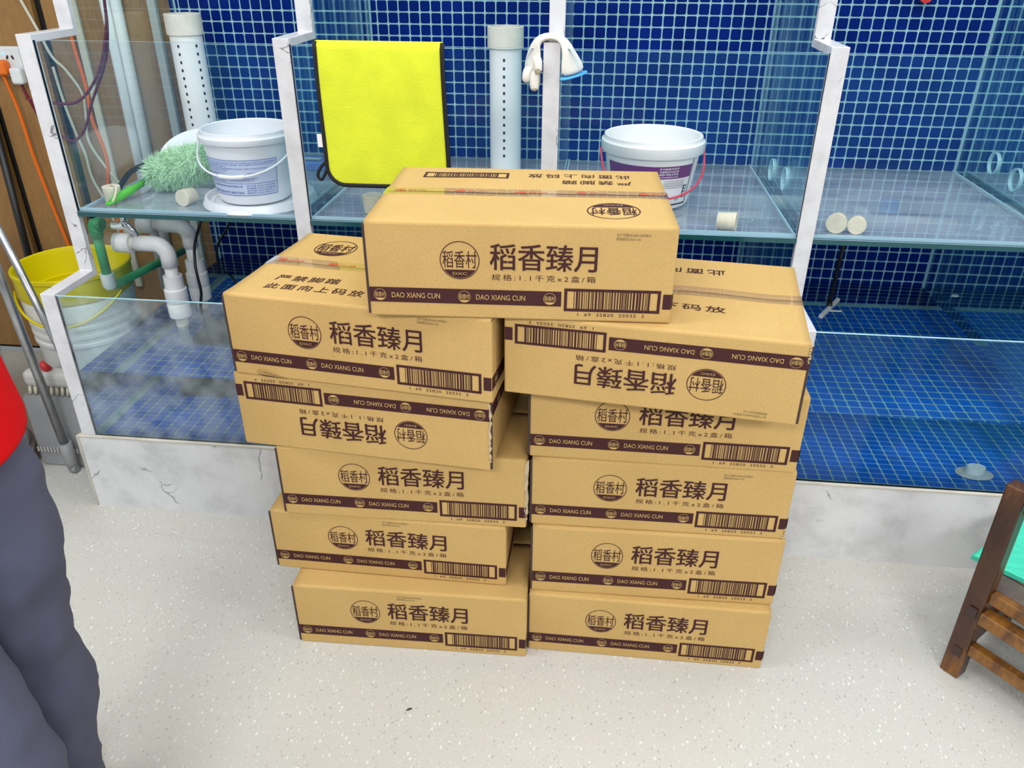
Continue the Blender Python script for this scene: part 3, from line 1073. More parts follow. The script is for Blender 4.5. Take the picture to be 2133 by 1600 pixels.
def crease(root, h, seed, amp, x, y0, y1):
    bm = bmesh.new()
    n = 14
    L3_, R3_, T3_ = [], [], []
    for k in range(n + 1):
        y = y0 + (y1 - y0) * k / n
        xx = x + 0.0016 * math.sin(k * 1.7 + seed)
        z = h + flap_z(xx, y, seed, amp)
        t_ = math.sin(PI * k / n)
        L3_.append(bm.verts.new((xx - 0.0035, y, z - 0.0002)))
        T3_.append(bm.verts.new((xx, y, z + 0.0003 + 0.0016 * t_)))
        R3_.append(bm.verts.new((xx + 0.0028, y, z - 0.0002)))
    for k in range(n):
        bm.faces.new((L3_[k], T3_[k], T3_[k + 1], L3_[k + 1]))
        bm.faces.new((T3_[k], R3_[k], R3_[k + 1], T3_[k + 1]))
    bmesh.ops.recalc_face_normals(bm, faces=bm.faces)
    obj('crease', bm, 'card', root, True)
for x_, a_, b_ in ((0.215, -0.165, -0.03), (0.238, -0.17, -0.02), (0.212, 0.03, 0.16)):
    crease(box_R5, 0.1577, 5, 0.004, x_, a_, b_)
bm = bmesh.new()
f = bm.faces.new([bm.verts.new(p) for p in ((-0.212, -BD / 2 - 0.0006, 0.003), (-0.196, -BD / 2 - 0.0006, 0.0005), (-0.150, -BD / 2 - 0.0006, 0.0005), (-0.200, -BD / 2 - 0.0006, 0.010))])
obj('torn_slit', bm, 'card_edge', box_L5)
bm = bmesh.new()
q = [bm.verts.new(p) for p in ((-0.214, -BD / 2 - 0.0008, 0.004), (-0.150, -BD / 2 - 0.0010, 0.001), (-0.178, -BD / 2 - 0.0055, 0.0085), (-0.210, -BD / 2 - 0.0050, 0.0140))]
bm.faces.new(q)
obj('curled_liner', bm, 'card', box_L5)
torn_strip(box_L3, BW / 2, 0.02, 0.170, 3)
torn_strip(box_L4, BW / 2, 0.02, 0.150, 4, 0.004)
torn_strip(box_R3, BW / 2, 0.002, 0.030, 5)
torn_strip(box_R5, BW / 2, 0.120, 0.155, 6, 0.005)

# ------------------------------------------------------------------ buckets on the shelf
def bucket(name, label, loc, rt, rb, h, mat, collar=0.012, rz=0, group=None, lip=0.028):
    root = thing(name, label, 'bucket', loc, rz, group)
    t = 0.0022
    prof = [(0, 0.004), (rb - 0.006, 0.004), (rb, 0.010)]
    n = 8
    for k in range(1, n + 1):
        f = k / n
        prof.append((rb + (rt - rb) * f * 0.98, 0.010 + (h - lip - 0.010) * f))
    c = rt + collar
    prof += [(c * 0.985, h - lip), (c, h - lip + 0.003), (c, h - 0.014), (c - 0.004, h - 0.011), (rt + 0.004, h - 0.009), (rt + 0.003, h - 0.001), (rt, h), (rt - 0.003, h - 0.002), (rt - 0.004, h - 0.02)]
    for k in range(n, -1, -2):
        f = k / n
        prof.append((rb + (rt - rb) * f * 0.98 - t * 2, 0.012 + (h - lip - 0.010) * f))
    prof.append((0, 0.012))
    obj_ = lathe('shell', prof, mat, root, 56)
    return root, obj_

def cyl3(rt, rb, h0, h1, up=0.0008):
    """wrap (arc length from front, height) onto a bucket flank"""
    def f(s, z):
        fr = (z - h0) / (h1 - h0)
        r = rb + (rt - rb) * fr + up
        a = s / ((rt + rb) / 2)
        return (r * math.sin(a), -r * math.cos(a), z)
    return f

# big lid used as a tray
lid_c = (-0.822, 0.325)
ld = thing('bucket_lid', 'large white plastic lid lying under the bucket with blue print', 'lid', (lid_c[0], lid_c[1], ZS))
lathe('lid_disc', [(0, 0.006), (0.115, 0.006), (0.120, 0.010), (0.128, 0.010), (0.134, 0.022), (0.140, 0.022), (0.1475, 0.004), (0.145, 0.0), (0, 0.0)], 'white_plastic', ld, 56)
b1h, b1t, b1b = 0.185, 0.113, 0.094
b1, _ = bucket('plastic_bucket', 'white plastic bucket with blue printed label standing on a lid', (-0.838, 0.335, ZS + 0.0062), b1t, b1b, b1h, 'white_plastic', 0.010)
bm = bmesh.new()
w3 = cyl3(b1b + (b1t - b1b) * 0.98, b1b, 0.010, b1h - 0.028, 0.0010)
add_quad(bm, (-0.100, 0.105, 0.030, 0.122), w3, 1, 24)
w3 = cyl3(b1b + (b1t - b1b) * 0.98, b1b, 0.010, b1h - 0.028, 0.0016)
add_frame(bm, (-0.100, 0.105, 0.030, 0.122), 0.0012, w3, 0, 24)
add_quad(bm, (-0.100, 0.105, 0.0615, 0.0625), w3, 0, 24)
rr = random.Random(5)
LOR = '水性环保内墙乳胶漆施工说明基层处理清洁干燥无油污含水率小于稀释搅拌均匀涂刷贮存通风阴凉安全防护产品执行标准注意事项'
def junk(n):
    return ''.join(rr.choice(LOR) for _ in range(n))
for k, (z, x0, x1) in enumerate(((0.1135, -0.094, 0.10), (0.1085, -0.094, 0.098), (0.1035, -0.094, -0.02), (0.0985, -0.094, 0.08), (0.0935, -0.094, -0.02), (0.0865, -0.092, -0.028), (0.0865, 0.03, 0.06), (0.0820, -0.092, -0.03), (0.0775, -0.092, -0.02), (0.0730, -0.090, 0.052), (0.0685, -0.090, 0.045), (0.0645, -0.090, -0.03))):
    n = max(6, int((x1 - x0) / 0.0055))
    add_text(bm, junk(n), (x0, x1, z, z + 0.0036), w3, 0, 0.0)
add_text(bm, '公司名称:漳州华科涂料有限公司', (-0.088, 0.012, 0.0515, 0.0575), w3, 0, 0.008)
add_text(bm, '服务热线:0797-8457303', (-0.088, 0.012, 0.0345, 0.0420), w3, 0, 0.008)
for k in range(4):
    add_text(bm, junk(3) + ' 0797-' + str(rr.randint(1000000, 9999999)), (0.022, 0.098, 0.0350 + 0.0062 * k, 0.0395 + 0.0062 * k), w3, 0)
obj('printed_label', bm, ['blue_ink', 'label_pale'], b1)
hp = []
for k in range(13):
    a = -PI / 2 - 0.25 + (PI + 0.35) * 0
    t = k / 12
    ang = PI + 0.02 + t * (PI - 0.04)
    drop = 0.075 * math.sin(PI * t) ** 0.75
    r = b1t + 0.013 + 0.008 * math.sin(PI * t)
    hp.append((r * math.cos(ang), r * math.sin(ang), b1h - 0.024 - drop))
tube('bail_handle', hp, 0.0028, 'white_plastic', b1, 8, 4)
tube('hand_grip', [hp[5], hp[6], hp[7]], 0.0052, 'white_plastic', b1, 10, 4)

b2h, b2t, b2b = 0.178, 0.123, 0.103
b2, _ = bucket('plastic_bucket', 'white plastic bucket with purple label and crimson handle behind the top carton', (0.208, 0.445, ZS), b2t, b2b, b2h, 'white_plastic_warm', 0.010, 0, None, 0.040)
bm = bmesh.new()
w3 = cyl3(b2b + (b2t - b2b) * 0.98, b2b, 0.010, b2h - 0.040, 0.0010)
w4 = cyl3(b2b + (b2t - b2b) * 0.98, b2b, 0.010, b2h - 0.040, 0.0016)
add_quad(bm, (-0.13, 0.108, 0.088, 0.120), w3, 0, 24)
add_quad(bm, (0.111, 0.1135, 0.018, 0.132), w3, 3, 1)
add_quad(bm, (0.02, 0.1135, 0.016, 0.0195), w3, 3, 8)
for k, s in enumerate(('多功能装饰底漆', '全国服务热线ZS型', '400-700-5756', 'www.paint.com')):
    add_text(bm, s, (0.014, 0.064, 0.1115 - k * 0.0072, 0.1168 - k * 0.0072), w4, 1, 0.01)
for k in range(4):
    add_text(bm, junk(16), (0.028, 0.088, 0.0800 - k * 0.0058, 0.0836 - k * 0.0058), w4, 2)
# small handling-mark column and green stamp
add_quad(bm, (0.090, 0.103, 0.034, 0.067), w3, 2, 2)
for k in range(4):
    add_quad(bm, (0.0925, 0.1005, 0.0365 + k * 0.0076, 0.0410 + k * 0.0076), w4, 1, 1)
add_ring(bm, 0.074, 0.034, 0.0055, 0.0022, w4, 4, 20)
obj('printed_label', bm, ['purple', 'white_ink', 'black_ink', 'ink', 'green_ink'], b2)
hp = []
for k in range(13):
    t = k / 12
    ang = PI + 0.12 + t * PI
    drop = 0.098 * math.sin(PI * t) ** 0.7
    r = b2t + 0.012 + 0.004 * math.sin(PI * t)
    hp.append((r * math.cos(ang), r * math.sin(ang), b2h - 0.036 - drop))
tube('bail_handle', hp, 0.0030, 'pink', b2, 8, 4)

# leaning lid behind the duster
o = lathe('bucket_lid', [(0, 0.006), (0.098, 0.006), (0.103, 0.011), (0.110, 0.011), (0.116, 0.0), (0, 0.0)], 'white_plastic', None, 48)
o.rotation_euler = (math.radians(-62), 0, math.radians(-14))
o.location = (-1.105, 0.575, ZS + 0.0545)
o.rotation_euler = (math.radians(28), 0, math.radians(6))
tag(o, 'round white lid propped on edge behind the green duster', 'lid')

# ------------------------------------------------------------------ overflow stand pipes
def stand_pipe(loc, h, label, cols, capmat='pvc_old', rz=0):
    root = thing('perforated_pipe', label, 'pipe', loc, rz, None)
    r = 0.0465
    lathe('tube', [(r, 0.0), (r, h - 0.05), (r - 0.004, h - 0.05), (r - 0.004, 0.0)], 'pvc', root, 40, closed_profile=True)
    lathe('collar', [(r + 0.0055, h - 0.056), (r + 0.0055, h - 0.001), (r + 0.004, h), (r - 0.002, h), (r - 0.002, h - 0.056)], capmat, root, 40, closed_profile=True)
    bm = bmesh.new()
    for a in cols:
        z = 0.05
        while z < h - 0.065:
            n = 10
            V = []
            for k in range(n):
                t = 2 * PI * k / n
                aa = a + 0.0036 * math.cos(t) / r
                V.append(bm.verts.new(((r + 0.0004) * math.sin(aa), -(r + 0.0004) * math.cos(aa), z + 0.0048 * math.sin(t))))
            bm.faces.new(V)
            z += 0.0222
    o = obj('drilled_holes', bm, 'hole', root)
    return root
stand_pipe((-1.167, 0.75, ZS), 0.424, 'white perforated overflow pipe standing beside the green duster', (-0.12, 1.02))
stand_pipe((-0.2125, 0.75, ZS), 0.402, 'white perforated overflow pipe standing between the yellow towel and the glove', (0.02,))

# ------------------------------------------------------------------ rubber plugs
def plug(loc, ang, label, group=None, r=0.0225, h=0.042, upright=False, rz=0.0):
    k = r / 0.0225
    prof = [(0, 0), (0.0195 * k, 0), (0.0205 * k, 0.0012), (0.0225 * k, h - 0.0012), (0.0215 * k, h), (0, h)]
    o = lathe('rubber_plug', prof, 'plug', None, 32)
    if upright:
        o.location = loc
        o.rotation_euler = (0, 0, 0)
    else:
        tilt = math.atan2(0.0020 * k, h)
        d = Vector((math.cos(ang), math.sin(ang), 0))
        # lie on the flank: axis dips so that the cone touches the shelf
        ax = (d * math.cos(tilt) + Vector((0, 0, 1)) * math.sin(tilt)).normalized()
        q = Vector((0, 0, 1)).rotation_difference(ax)
        o.rotation_mode = 'QUATERNION'; o.rotation_quaternion = q
        base = Vector(loc) - d * h / 2
        o.location = base + Vector((0, 0, 0.0205 * k))
    tag(o, label, 'rubber plug', group)
    return o
plug((0.386, 0.218, ZS), math.radians(-18), 'cream rubber plug on its side beside the shelf drain hole', r=0.0225, h=0.044)
plug((0.646, 0.236, ZS), math.radians(-110), 'larger cream rubber plug of the touching pair on the shelf', r=0.0240, h=0.032)
plug((0.6925, 0.233, ZS), math.radians(-108), 'smaller cream rubber plug of the touching pair on the shelf', r=0.0215, h=0.030)
plug((-0.998, 0.268, ZS), math.radians(-104), 'cream rubber plug lying between the green duster and the bucket lid', r=0.0215)
plug((-1.205, 0.268, ZS), 0, 'cream rubber plug with a rope tied to it by the duster handle', r=0.0225, upright=True)
o = plug((-0.497, 0.262, ZS), 0, 'upright cream rubber plug on the shelf beneath the yellow towel', r=0.027, h=0.044, upright=True)

# ------------------------------------------------------------------ duster
du = thing('feather_duster', 'fluffy mint green duster with bright green handle on the shelf', 'duster', (-1.16, 0.36, ZS))
A = Vector((-1.185, 0.225, ZS + 0.013)); B = Vector((-1.165, 0.385, ZS + 0.030)); Cc = Vector((-1.02, 0.50, ZS + 0.062))
def rel(p, o): return Vector(p) - Vector(o.location)
sub(du, tube('handle', [A, A.lerp(B, 0.08), A.lerp(B, 0.45), A.lerp(B, 0.5), A.lerp(B, 0.55), B + (B - A) * 0.15], [0.006, 0.0105, 0.011, 0.0125, 0.0095, 0.008], 'green_plastic', None, 14))
sub(du, tube('hang_loop', [A + Vector((-0.012, -0.004, -0.004)), A + Vector((-0.002, -0.012, -0.004)), A + Vector((0.008, -0.002, 0)), A + Vector((-0.002, 0.008, 0))], 0.0035, 'green_plastic', None, 8, 5, True))
bm = bmesh.new()
r3 = random.Random(11)
D0 = B + Vector((0.01, 0.0, 0.012))
D1 = Vector((-0.965, 0.415, ZS + 0.090))
ax = (D1 - D0)
L = ax.length
axn = ax.normalized()
u_ = axn.orthogonal().normalized(); v_ = axn.cross(u_)
add_tube(bm, [D0 + ax * (0.02 + 0.96 * k / 8) for k in range(9)], [0.02, 0.034, 0.041, 0.043, 0.043, 0.042, 0.04, 0.033, 0.015], 14)
for k in range(5200):
    t = r3.random()
    a = r3.random() * 2 * PI
    rad = 0.044 * math.sin(PI * (0.10 + 0.82 * t)) ** 0.5
    n_ = (math.cos(a) * u_ + math.sin(a) * v_)
    p0 = D0 + ax * t + n_ * rad * 0.9
    d = (n_ + axn * r3.uniform(-0.9, 0.6) + Vector((r3.uniform(-.6, .6), r3.uniform(-.6, .6), r3.uniform(-.6, .4)))).normalized()
    ln = r3.uniform(0.012, 0.026)
    p1 = p0 + d * ln * 0.6 + n_ * 0.002
    p2 = p1 + (d + Vector((r3.uniform(-.7, .7), r3.uniform(-.7, .7), r3.uniform(-.9, .3)))).normalized() * ln * 0.6
    for q in (p1, p2):
        q.z = max(q.z, ZS + 0.002)
        q.x = max(q.x, -1.245)
    s = d.cross(n_)
    if s.length < 1e-4: s = d.orthogonal()
    s = s.normalized() * 0.0007
    try:
        bm.faces.new([bm.verts.new(x) for x in (p0 - s, p0 + s, p1 + s * 1.3, p1 - s * 1.3)])
        bm.faces.new([bm.verts.new(x) for x in (p1 - s * 1.3, p1 + s * 1.3, p2)])
    except ValueError:
        pass
for v in bm.verts:
    v.co.z = max(v.co.z, ZS + 0.001)
fl = obj('fluffy_head', bm, 'fluff'); fl['kind'] = 'stuff'
sub(du, fl)
rope = tube('rope_tie', [(-1.205, 0.268, ZS + 0.043), (-1.195, 0.262, ZS + 0.047), (-1.180, 0.252, ZS + 0.042), (-1.176, 0.232, ZS + 0.026), (-1.181, 0.222, ZS + 0.012), (-1.190, 0.228, ZS + 0.006)], 0.0032, 'rope', None, 8, 6)
tag(rope, 'twisted cream rope tied between a rubber plug and the duster handle', 'rope')

# ------------------------------------------------------------------ blue wrapped packet
bm = bmesh.new()
add_box(bm, -0.075, 0.055, -0.05, 0.05, 0, 0.026, 0, 0.008, 3)
for v in bm.verts:
    v.co.z = max(0, v.co.z + 0.004 * noise.noise(v.co * 60) * (1 if v.co.z > 0.01 else 0))
bp = thing('plastic_packet', 'blue film packet with a white paper slip beside the towel', 'packet', (-0.795, 0.70, ZS))
obj('film_wrap', bm, 'blue_bag', bp)
bm = bmesh.new()
add_box(bm, -0.045, 0.025, -0.032, -0.006, 0.0305, 0.0312)
o = obj('paper_slip', bm, 'pvc_old', bp)

# ------------------------------------------------------------------ yellow towel over the front pane
tw = thing('towel', 'bright yellow microfibre towel with black binding hung over the glass', 'towel', (-0.43, Y1, 0.90))
TX0, TX1, TZ0, TZ1 = -0.574, -0.286, 0.905, ZT + 0.006
def towel_pt(u, v, off=0.0):
    """u across 0..1, v from lower front edge 0 up to the fold 1 and down the rear to 1.35"""
    if v <= 1:
        x = TX0 + (TX1 - TX0) * u + 0.004 * math.sin(3 * v + 1) * (1 - v) + 0.006 * (1 - v) * (u - 0.2)
        z = TZ0 + (TZ1 - TZ0) * v
        y = Y1 - 0.002 - 0.006 * (1 - v) - 0.004 * (0.5 + 0.5 * noise.noise(Vector((x * 14, z * 9, 2.0)))) * min(1, (1 - v) * 5) - off
        if v > 0.975:
            y += (v - 0.975) / 0.025 * 0.006
    else:
        x = TX0 + (TX1 - TX0) * u
        w = v - 1
        y = Y1 + 0.016 + 0.003 * noise.noise(Vector((x * 12, w * 5, 0))) + off
        z = TZ1 - (TZ1 - TZ0) * w
    return Vector((x, y, z))
def cornered(u, v):
    """pull the two lower corners into an arc"""
    W, Hh, r = TX1 - TX0, TZ1 - TZ0, 0.042
    x, z = u * W, v * Hh
    for cx in (r, W - r):
        if z < r and ((cx == r and x < r) or (cx != r and x > W - r)):
            dx, dz = x - cx, z - r
            d = math.hypot(dx, dz)
            m = max(abs(dx), abs(dz))
            if d > 1e-6:
                s = m / d
                x, z = cx + dx * s, r + dz * s
    return x / W, z / Hh
bm = bmesh.new()
NU, NV = 30, 44
for front, off in ((True, 0.0), (False, 0.0)):
    vv = [k / NV for k in range(NV + 1)] if front else [1.0 + 0.85 * k / 20 for k in range(21)]
    g = []
    for v in vv:
        row = []
        for k in range(NU + 1):
            u = k / NU
            uu, v2 = cornered(u, v) if front else (u, v)
            row.append(bm.verts.new(towel_pt(uu, v2)))
        g.append(row)
    for i in range(len(g) - 1):
        for k in range(NU):
            f = bm.faces.new((g[i][k], g[i][k + 1], g[i + 1][k + 1], g[i + 1][k])); f.smooth = True
    if front: gf = g
    else:
        for k in range(NU):
            f = bm.faces.new((gf[-1][k], gf[-1][k + 1], g[0][k + 1], g[0][k])); f.smooth = True
bmesh.ops.recalc_face_normals(bm, faces=bm.faces)
cl = obj('cloth', bm, 'towel')
md = cl.modifiers.new('thick', 'SOLIDIFY'); md.thickness = 0.004; md.offset = 1.0
sub(tw, cl)
path = []
for k in range(0, 27): path.append(towel_pt(0, 1 - k / 27 * 0.885, 0.002))
for k in range(9):
    a = PI + PI / 2 * k / 8
    path.append(towel_pt((0.042 + 0.042 * math.cos(a)) / (TX1 - TX0), (0.042 + 0.042 * math.sin(a)) / (TZ1 - TZ0), 0.002))
for k in range(1, 20): path.append(towel_pt(0.146 + 0.708 * k / 20, 0, 0.002))
for k in range(9):
    a = 1.5 * PI + PI / 2 * k / 8
    path.append(towel_pt(1 - (0.042 - 0.042 * math.cos(a)) / (TX1 - TX0), (0.042 + 0.042 * math.sin(a)) / (TZ1 - TZ0), 0.002))
for k in range(27, -1, -1): path.append(towel_pt(1, 1 - k / 27 * 0.885, 0.002))
bm = bmesh.new()
add_tube(bm, path, 0.0056, 8)
for v in bm.verts:
    pass
bmesh.ops.recalc_face_normals(bm, faces=bm.faces)
sub(tw, obj('binding', bm, 'black_cloth'))
sub(tw, tube('binding', [towel_pt(0, 1), towel_pt(0, 1) + Vector((0, 0.012, 0.002)), towel_pt(0, 1.05), towel_pt(0, 1.4), towel_pt(0, 1.85)], 0.0055, 'black_cloth', None, 8))
sub(tw, tube('hang_loop', [(-0.573, Y1 - 0.008, 0.958), (-0.588, Y1 - 0.010, 0.945), (-0.598, Y1 - 0.010, 0.925), (-0.590, Y1 - 0.010, 0.915), (-0.580, Y1 - 0.010, 0.928), (-0.570, Y1 - 0.008, 0.950)], 0.0038, 'black_cloth', None, 8, 5))
sub(tw, box('care_tag', -0.589, -0.576, Y1 - 0.011, Y1 - 0.010, 0.992, 1.022, 'white_ink'))

# ------------------------------------------------------------------ glove over the divider
def skin_mesh(name, nodes, edges, mat, parent=None, root=0, sub_lv=2):
    me = bpy.data.meshes.new(name)
    me.from_pydata([n[0] for n in nodes], edges, [])
    o = bpy.data.objects.new(name, me)
    COL.objects.link(o)
    sk = o.modifiers.new('skin', 'SKIN')
    sk.use_smooth_shade = True
    for i, n in enumerate(nodes):
        sv = me.skin_vertices[0].data[i]
        r = n[1]
        sv.radius = r if isinstance(r, tuple) else (r, r)
        sv.use_root = (i == root)
    sd = o.modifiers.new('sub', 'SUBSURF'); sd.levels = sub_lv; sd.render_levels = sub_lv
    dg = bpy.context.evaluated_depsgraph_get()
    m2 = bpy.data.meshes.new_from_object(o.evaluated_get(dg))
    m2.name = name
    bpy.data.objects.remove(o); bpy.data.meshes.remove(me)
    for p in m2.polygons: p.use_smooth = True
    m2.materials.clear()
    m2.materials.append(M[mat])
    o = bpy.data.objects.new(name, m2)
    COL.objects.link(o)
    if parent: sub(parent, o)
    return o

gl = thing('work_glove', 'white knitted work glove draped over a marble divider', 'glove', (-0.044, Y1, ZC))
def sheet(rows, thick, name, mat, parent):
    """closed soft sleeve through oval sections: (centre, half width vector, half thickness vector)"""
    bm = bmesh.new()
    n = 16
    R0 = []
    for c, w, t in rows:
        c, w, t = Vector(c), Vector(w), Vector(t)
        R0.append([bm.verts.new(c + w * math.cos(2 * PI * k / n) + t * math.sin(2 * PI * k / n)) for k in range(n)])
    for A_, B_ in zip(R0[:-1], R0[1:]):
        for k in range(n):
            f = bm.faces.new((A_[k], A_[(k + 1) % n], B_[(k + 1) % n], B_[k])); f.smooth = True
    bm.faces.new(list(reversed(R0[0]))); bm.faces.new(R0[-1])
    bmesh.ops.recalc_face_normals(bm, faces=bm.faces)
    o = obj(name, bm, mat)
    sd = o.modifiers.new('s', 'SUBSURF'); sd.levels = 1; sd.render_levels = 1
    sub(parent, o)
    return o
gy = Y1 + 0.022
sheet([((0.004, gy - 0.012, 1.160), (0.026, 0.020, 0.006), (0.006, -0.004, 0)),
       ((-0.000, gy - 0.008, 1.180), (0.022, 0.024, 0.004), (0.007, -0.003, 0.001)),
       ((-0.008, gy - 0.002, 1.205), (0.010, 0.030, 0), (0.008, 0, 0.003)),
       ((-0.019, gy + 0.004, 1.228), (0.004, 0.034, 0), (0.006, 0, 0.006)),
       ((-0.038, gy + 0.006, 1.2365), (0, 0.034, 0), (0, 0, 0.0075)),
       ((-0.062, gy + 0.005, 1.2365), (0, 0.034, 0), (-0.002, 0, 0.0075)),
       ((-0.080, gy + 0.002, 1.226), (-0.005, 0.033, 0), (-0.007, 0, 0.007)),
       ((-0.0840, gy - 0.006, 1.205), (-0.015, 0.022, 0), (-0.008, -0.004, 0.002)),
       ((-0.0865, gy - 0.012, 1.182), (-0.0185, 0.017, 0), (-0.006, -0.005, 0)),
       ((-0.0880, gy - 0.016, 1.165), (-0.019, 0.013, 0), (-0.004, -0.005, 0))], 0, 'palm', 'glove', gl)
for pts, rr_, nm in (([(-0.093, gy - 0.020, 1.178), (-0.098, gy - 0.024, 1.160), (-0.101, gy - 0.026, 1.142)], (0.0115, 0.0115, 0.009), 'finger'),
                 ([(-0.083, gy - 0.016, 1.172), (-0.082, gy - 0.022, 1.148), (-0.080, gy - 0.024, 1.126)], (0.013, 0.0125, 0.0095), 'finger'),
                 ([(-0.079, gy - 0.006, 1.175), (-0.076, gy - 0.008, 1.152), (-0.075, gy - 0.010, 1.132)], (0.009, 0.008, 0.0065), 'finger'),
                 ([(-0.086, gy + 0.004, 1.175), (-0.087, gy + 0.003, 1.155), (-0.087, gy + 0.002, 1.138)], (0.009, 0.008, 0.0065), 'finger'),
                 ([(-0.078, gy - 0.022, 1.200), (-0.074, gy - 0.030, 1.185), (-0.072, gy - 0.032, 1.165)], (0.0115, 0.011, 0.009), 'thumb')):
    skin_mesh(nm, [(p, r) for p, r in zip(pts, rr_)], [(0, 1), (1, 2)], 'glove', gl)
for c in ((-0.0805, gy - 0.0285, 1.133), (-0.073, gy - 0.0375, 1.170)):
    lathe('worn_patch', [(0, 0.0042), (0.005, 0.0030), (0.0068, 0.0), (0, 0)], 'stain', None, 16, c, (PI / 2, 0, 0))
    sub(gl, bpy.context.scene.collection.objects[-1])
cuffp = []
for k in range(20):
    a = 2 * PI * k / 20
    w = Vector((0.0262, 0.0202, 0.006)); t = Vector((0.0075, -0.0055, 0))
    cuffp.append(Vector((0.005, gy - 0.0125, 1.1585)) + w * math.cos(a) + t * math.sin(a))
sub(gl, tube('blue_cuff', cuffp, 0.0028, 'cuff', None, 8, 0, True))

# ------------------------------------------------------------------ pipework in the first lower bay
def pump_pipe(yc, xv, zh, xl, label, zbot=0.30):
    root = thing('pump_outlet_pipe', label, 'pipe', (xv, yc, zbot))
    r = 0.018
    pts = [(xl, yc, zh), (xv - 0.05, yc, zh)]
    for k in range(1, 7):
        a = PI / 2 * k / 6
        pts.append((xv - 0.035 + 0.035 * math.sin(a), yc, zh - 0.035 + 0.035 * math.cos(a)))
    sub(root, tube('elbow', [(xv - 0.085, yc, zh)] + pts[1:] + [(xv, yc, zh - 0.065)], r * 1.22, 'pvc', None, 20))
    sub(root, tube('inlet_pipe', [(xl, yc, zh), (xv - 0.084, yc, zh)], r, 'pvc_old', None, 18))
    sub(root, tube('union_nut', [(xv - 0.145, yc, zh), (xv - 0.098, yc, zh)], r * 1.55, 'pvc', None, 12))
    sub(root, tube('drop_pipe', [(xv, yc, zh - 0.064), (xv, yc, 0.555)], r, 'pvc', None, 18))
    sub(root, lathe('coupling', [(r * 1.05, 0.085), (r * 1.45, 0.085), (r * 1.5, 0.048), (r * 1.75, 0.045), (r * 1.75, 0.008), (r * 1.65, 0.004), (r * 1.75, 0.0), (r * 1.7, -0.038), (r * 1.1, -0.04)], 'pvc', None, 22, (xv, yc, 0.500), None, True))
    sub(root, tube('lower_pipe', [(xv, yc, 0.50), (xv, yc, zbot)], r * 0.95, 'pvc_old', None, 16))
    return root
pump_pipe(0.32, -1.117, 0.677, -1.244, 'nearer white plastic elbow pipe dropping into the lower tank')
pump_pipe(0.45, -1.115, 0.690, -1.244, 'farther white plastic elbow pipe dropping into the lower tank')
pm = thing('water_pump', 'dark submerged pump on the tank floor under the white pipes', 'pump', (-1.02, 0.42, 0.2415))
bm = bmesh.new(); add_box(bm, -0.10, 0.06, -0.07, 0.07, 0, 0.05, 0, 0.01, 2); obj('foot', bm, 'pump', pm)
lathe('motor', [(0, 0.05), (0.045, 0.05), (0.048, 0.06), (0.046, 0.125), (0.03, 0.14), (0, 0.14)], 'pump', pm, 24, (0.01, 0, 0))

tp = thing('water_tap', 'small chrome tap with brass outlet on green pipe', 'tap', (-1.25, 0.32, 0.66))
sub(tp, tube('tap_body', [(-1.262, 0.32, 0.726), (-1.240, 0.32, 0.726), (-1.225, 0.32, 0.728), (-1.212, 0.32, 0.720), (-1.200, 0.32, 0.704), (-1.196, 0.32, 0.694)], [0.013, 0.012, 0.012, 0.010, 0.0085, 0.008], 'chrome', None, 14, 4))
sub(tp, tube('valve_stem', [(-1.226, 0.32, 0.735), (-1.226, 0.32, 0.755)], 0.009, 'chrome', None, 12))
sub(tp, tube('lever', [(-1.226, 0.318, 0.756), (-1.246, 0.314, 0.762), (-1.258, 0.310, 0.764)], 0.005, 'chrome', None, 8))
sub(tp, lathe('brass_outlet', [(0, 0.0), (0.008, 0.0), (0.008, -0.004), (0.0145, -0.006), (0.0145, -0.012), (0.012, -0.014), (0.0125, -0.022), (0.0085, -0.024), (0.0085, -0.036), (0.006, -0.036), (0, -0.034)], 'brass', None, 20, (-1.196, 0.32, 0.696)))
gp = thing('green_water_pipe', 'green plastic water pipe with white end cap beside the tank', 'pipe', (-1.315, 0.33, 0.54))
sub(gp, tube('riser', [(-1.315, 0.32, 0.580), (-1.315, 0.32, 0.712)], 0.0135, 'ppr', None, 16))
sub(gp, tube('elbow', [(-1.315, 0.32, 0.690), (-1.315, 0.32, 0.720), (-1.313, 0.32, 0.727), (-1.305, 0.32, 0.728), (-1.290, 0.32, 0.728)], 0.018, 'ppr', None, 16))
sub(gp, lathe('end_cap', [(0, -0.035), (0.012, -0.035), (0.019, -0.025), (0.019, 0.012), (0.014, 0.012), (0, 0.012)], 'pvc', None, 20, (-1.315, 0.32, 0.570)))
sub(gp, tube('cross_pipe', [(-1.316, 0.336, 0.538), (-1.312, 0.76, 0.500)], 0.0125, 'ppr', None, 14))
tag(tube('power_cable', [(-1.085, 0.62, 0.79), (-1.092, 0.45, 0.66), (-1.085, 0.40, 0.60), (-1.078, 0.385, 0.555), (-1.074, 0.380, 0.51), (-1.085, 0.38, 0.455), (-1.09, 0.40, 0.35)], 0.0042, 'black', None, 8, 6), 'black cable running down between the two white pipes', 'cable')
tag(tube('power_cable', [(-1.10, 0.80, 0.70), (-1.163, 0.80, 0.578), (-1.215, 0.80, 0.50), (-1.22, 0.80, 0.42), (-1.18, 0.80, 0.32), (-1.1, 0.7, 0.26)], 0.0042, 'black', None, 8, 6), 'black cable hanging against the blue mosaic wall', 'cable')

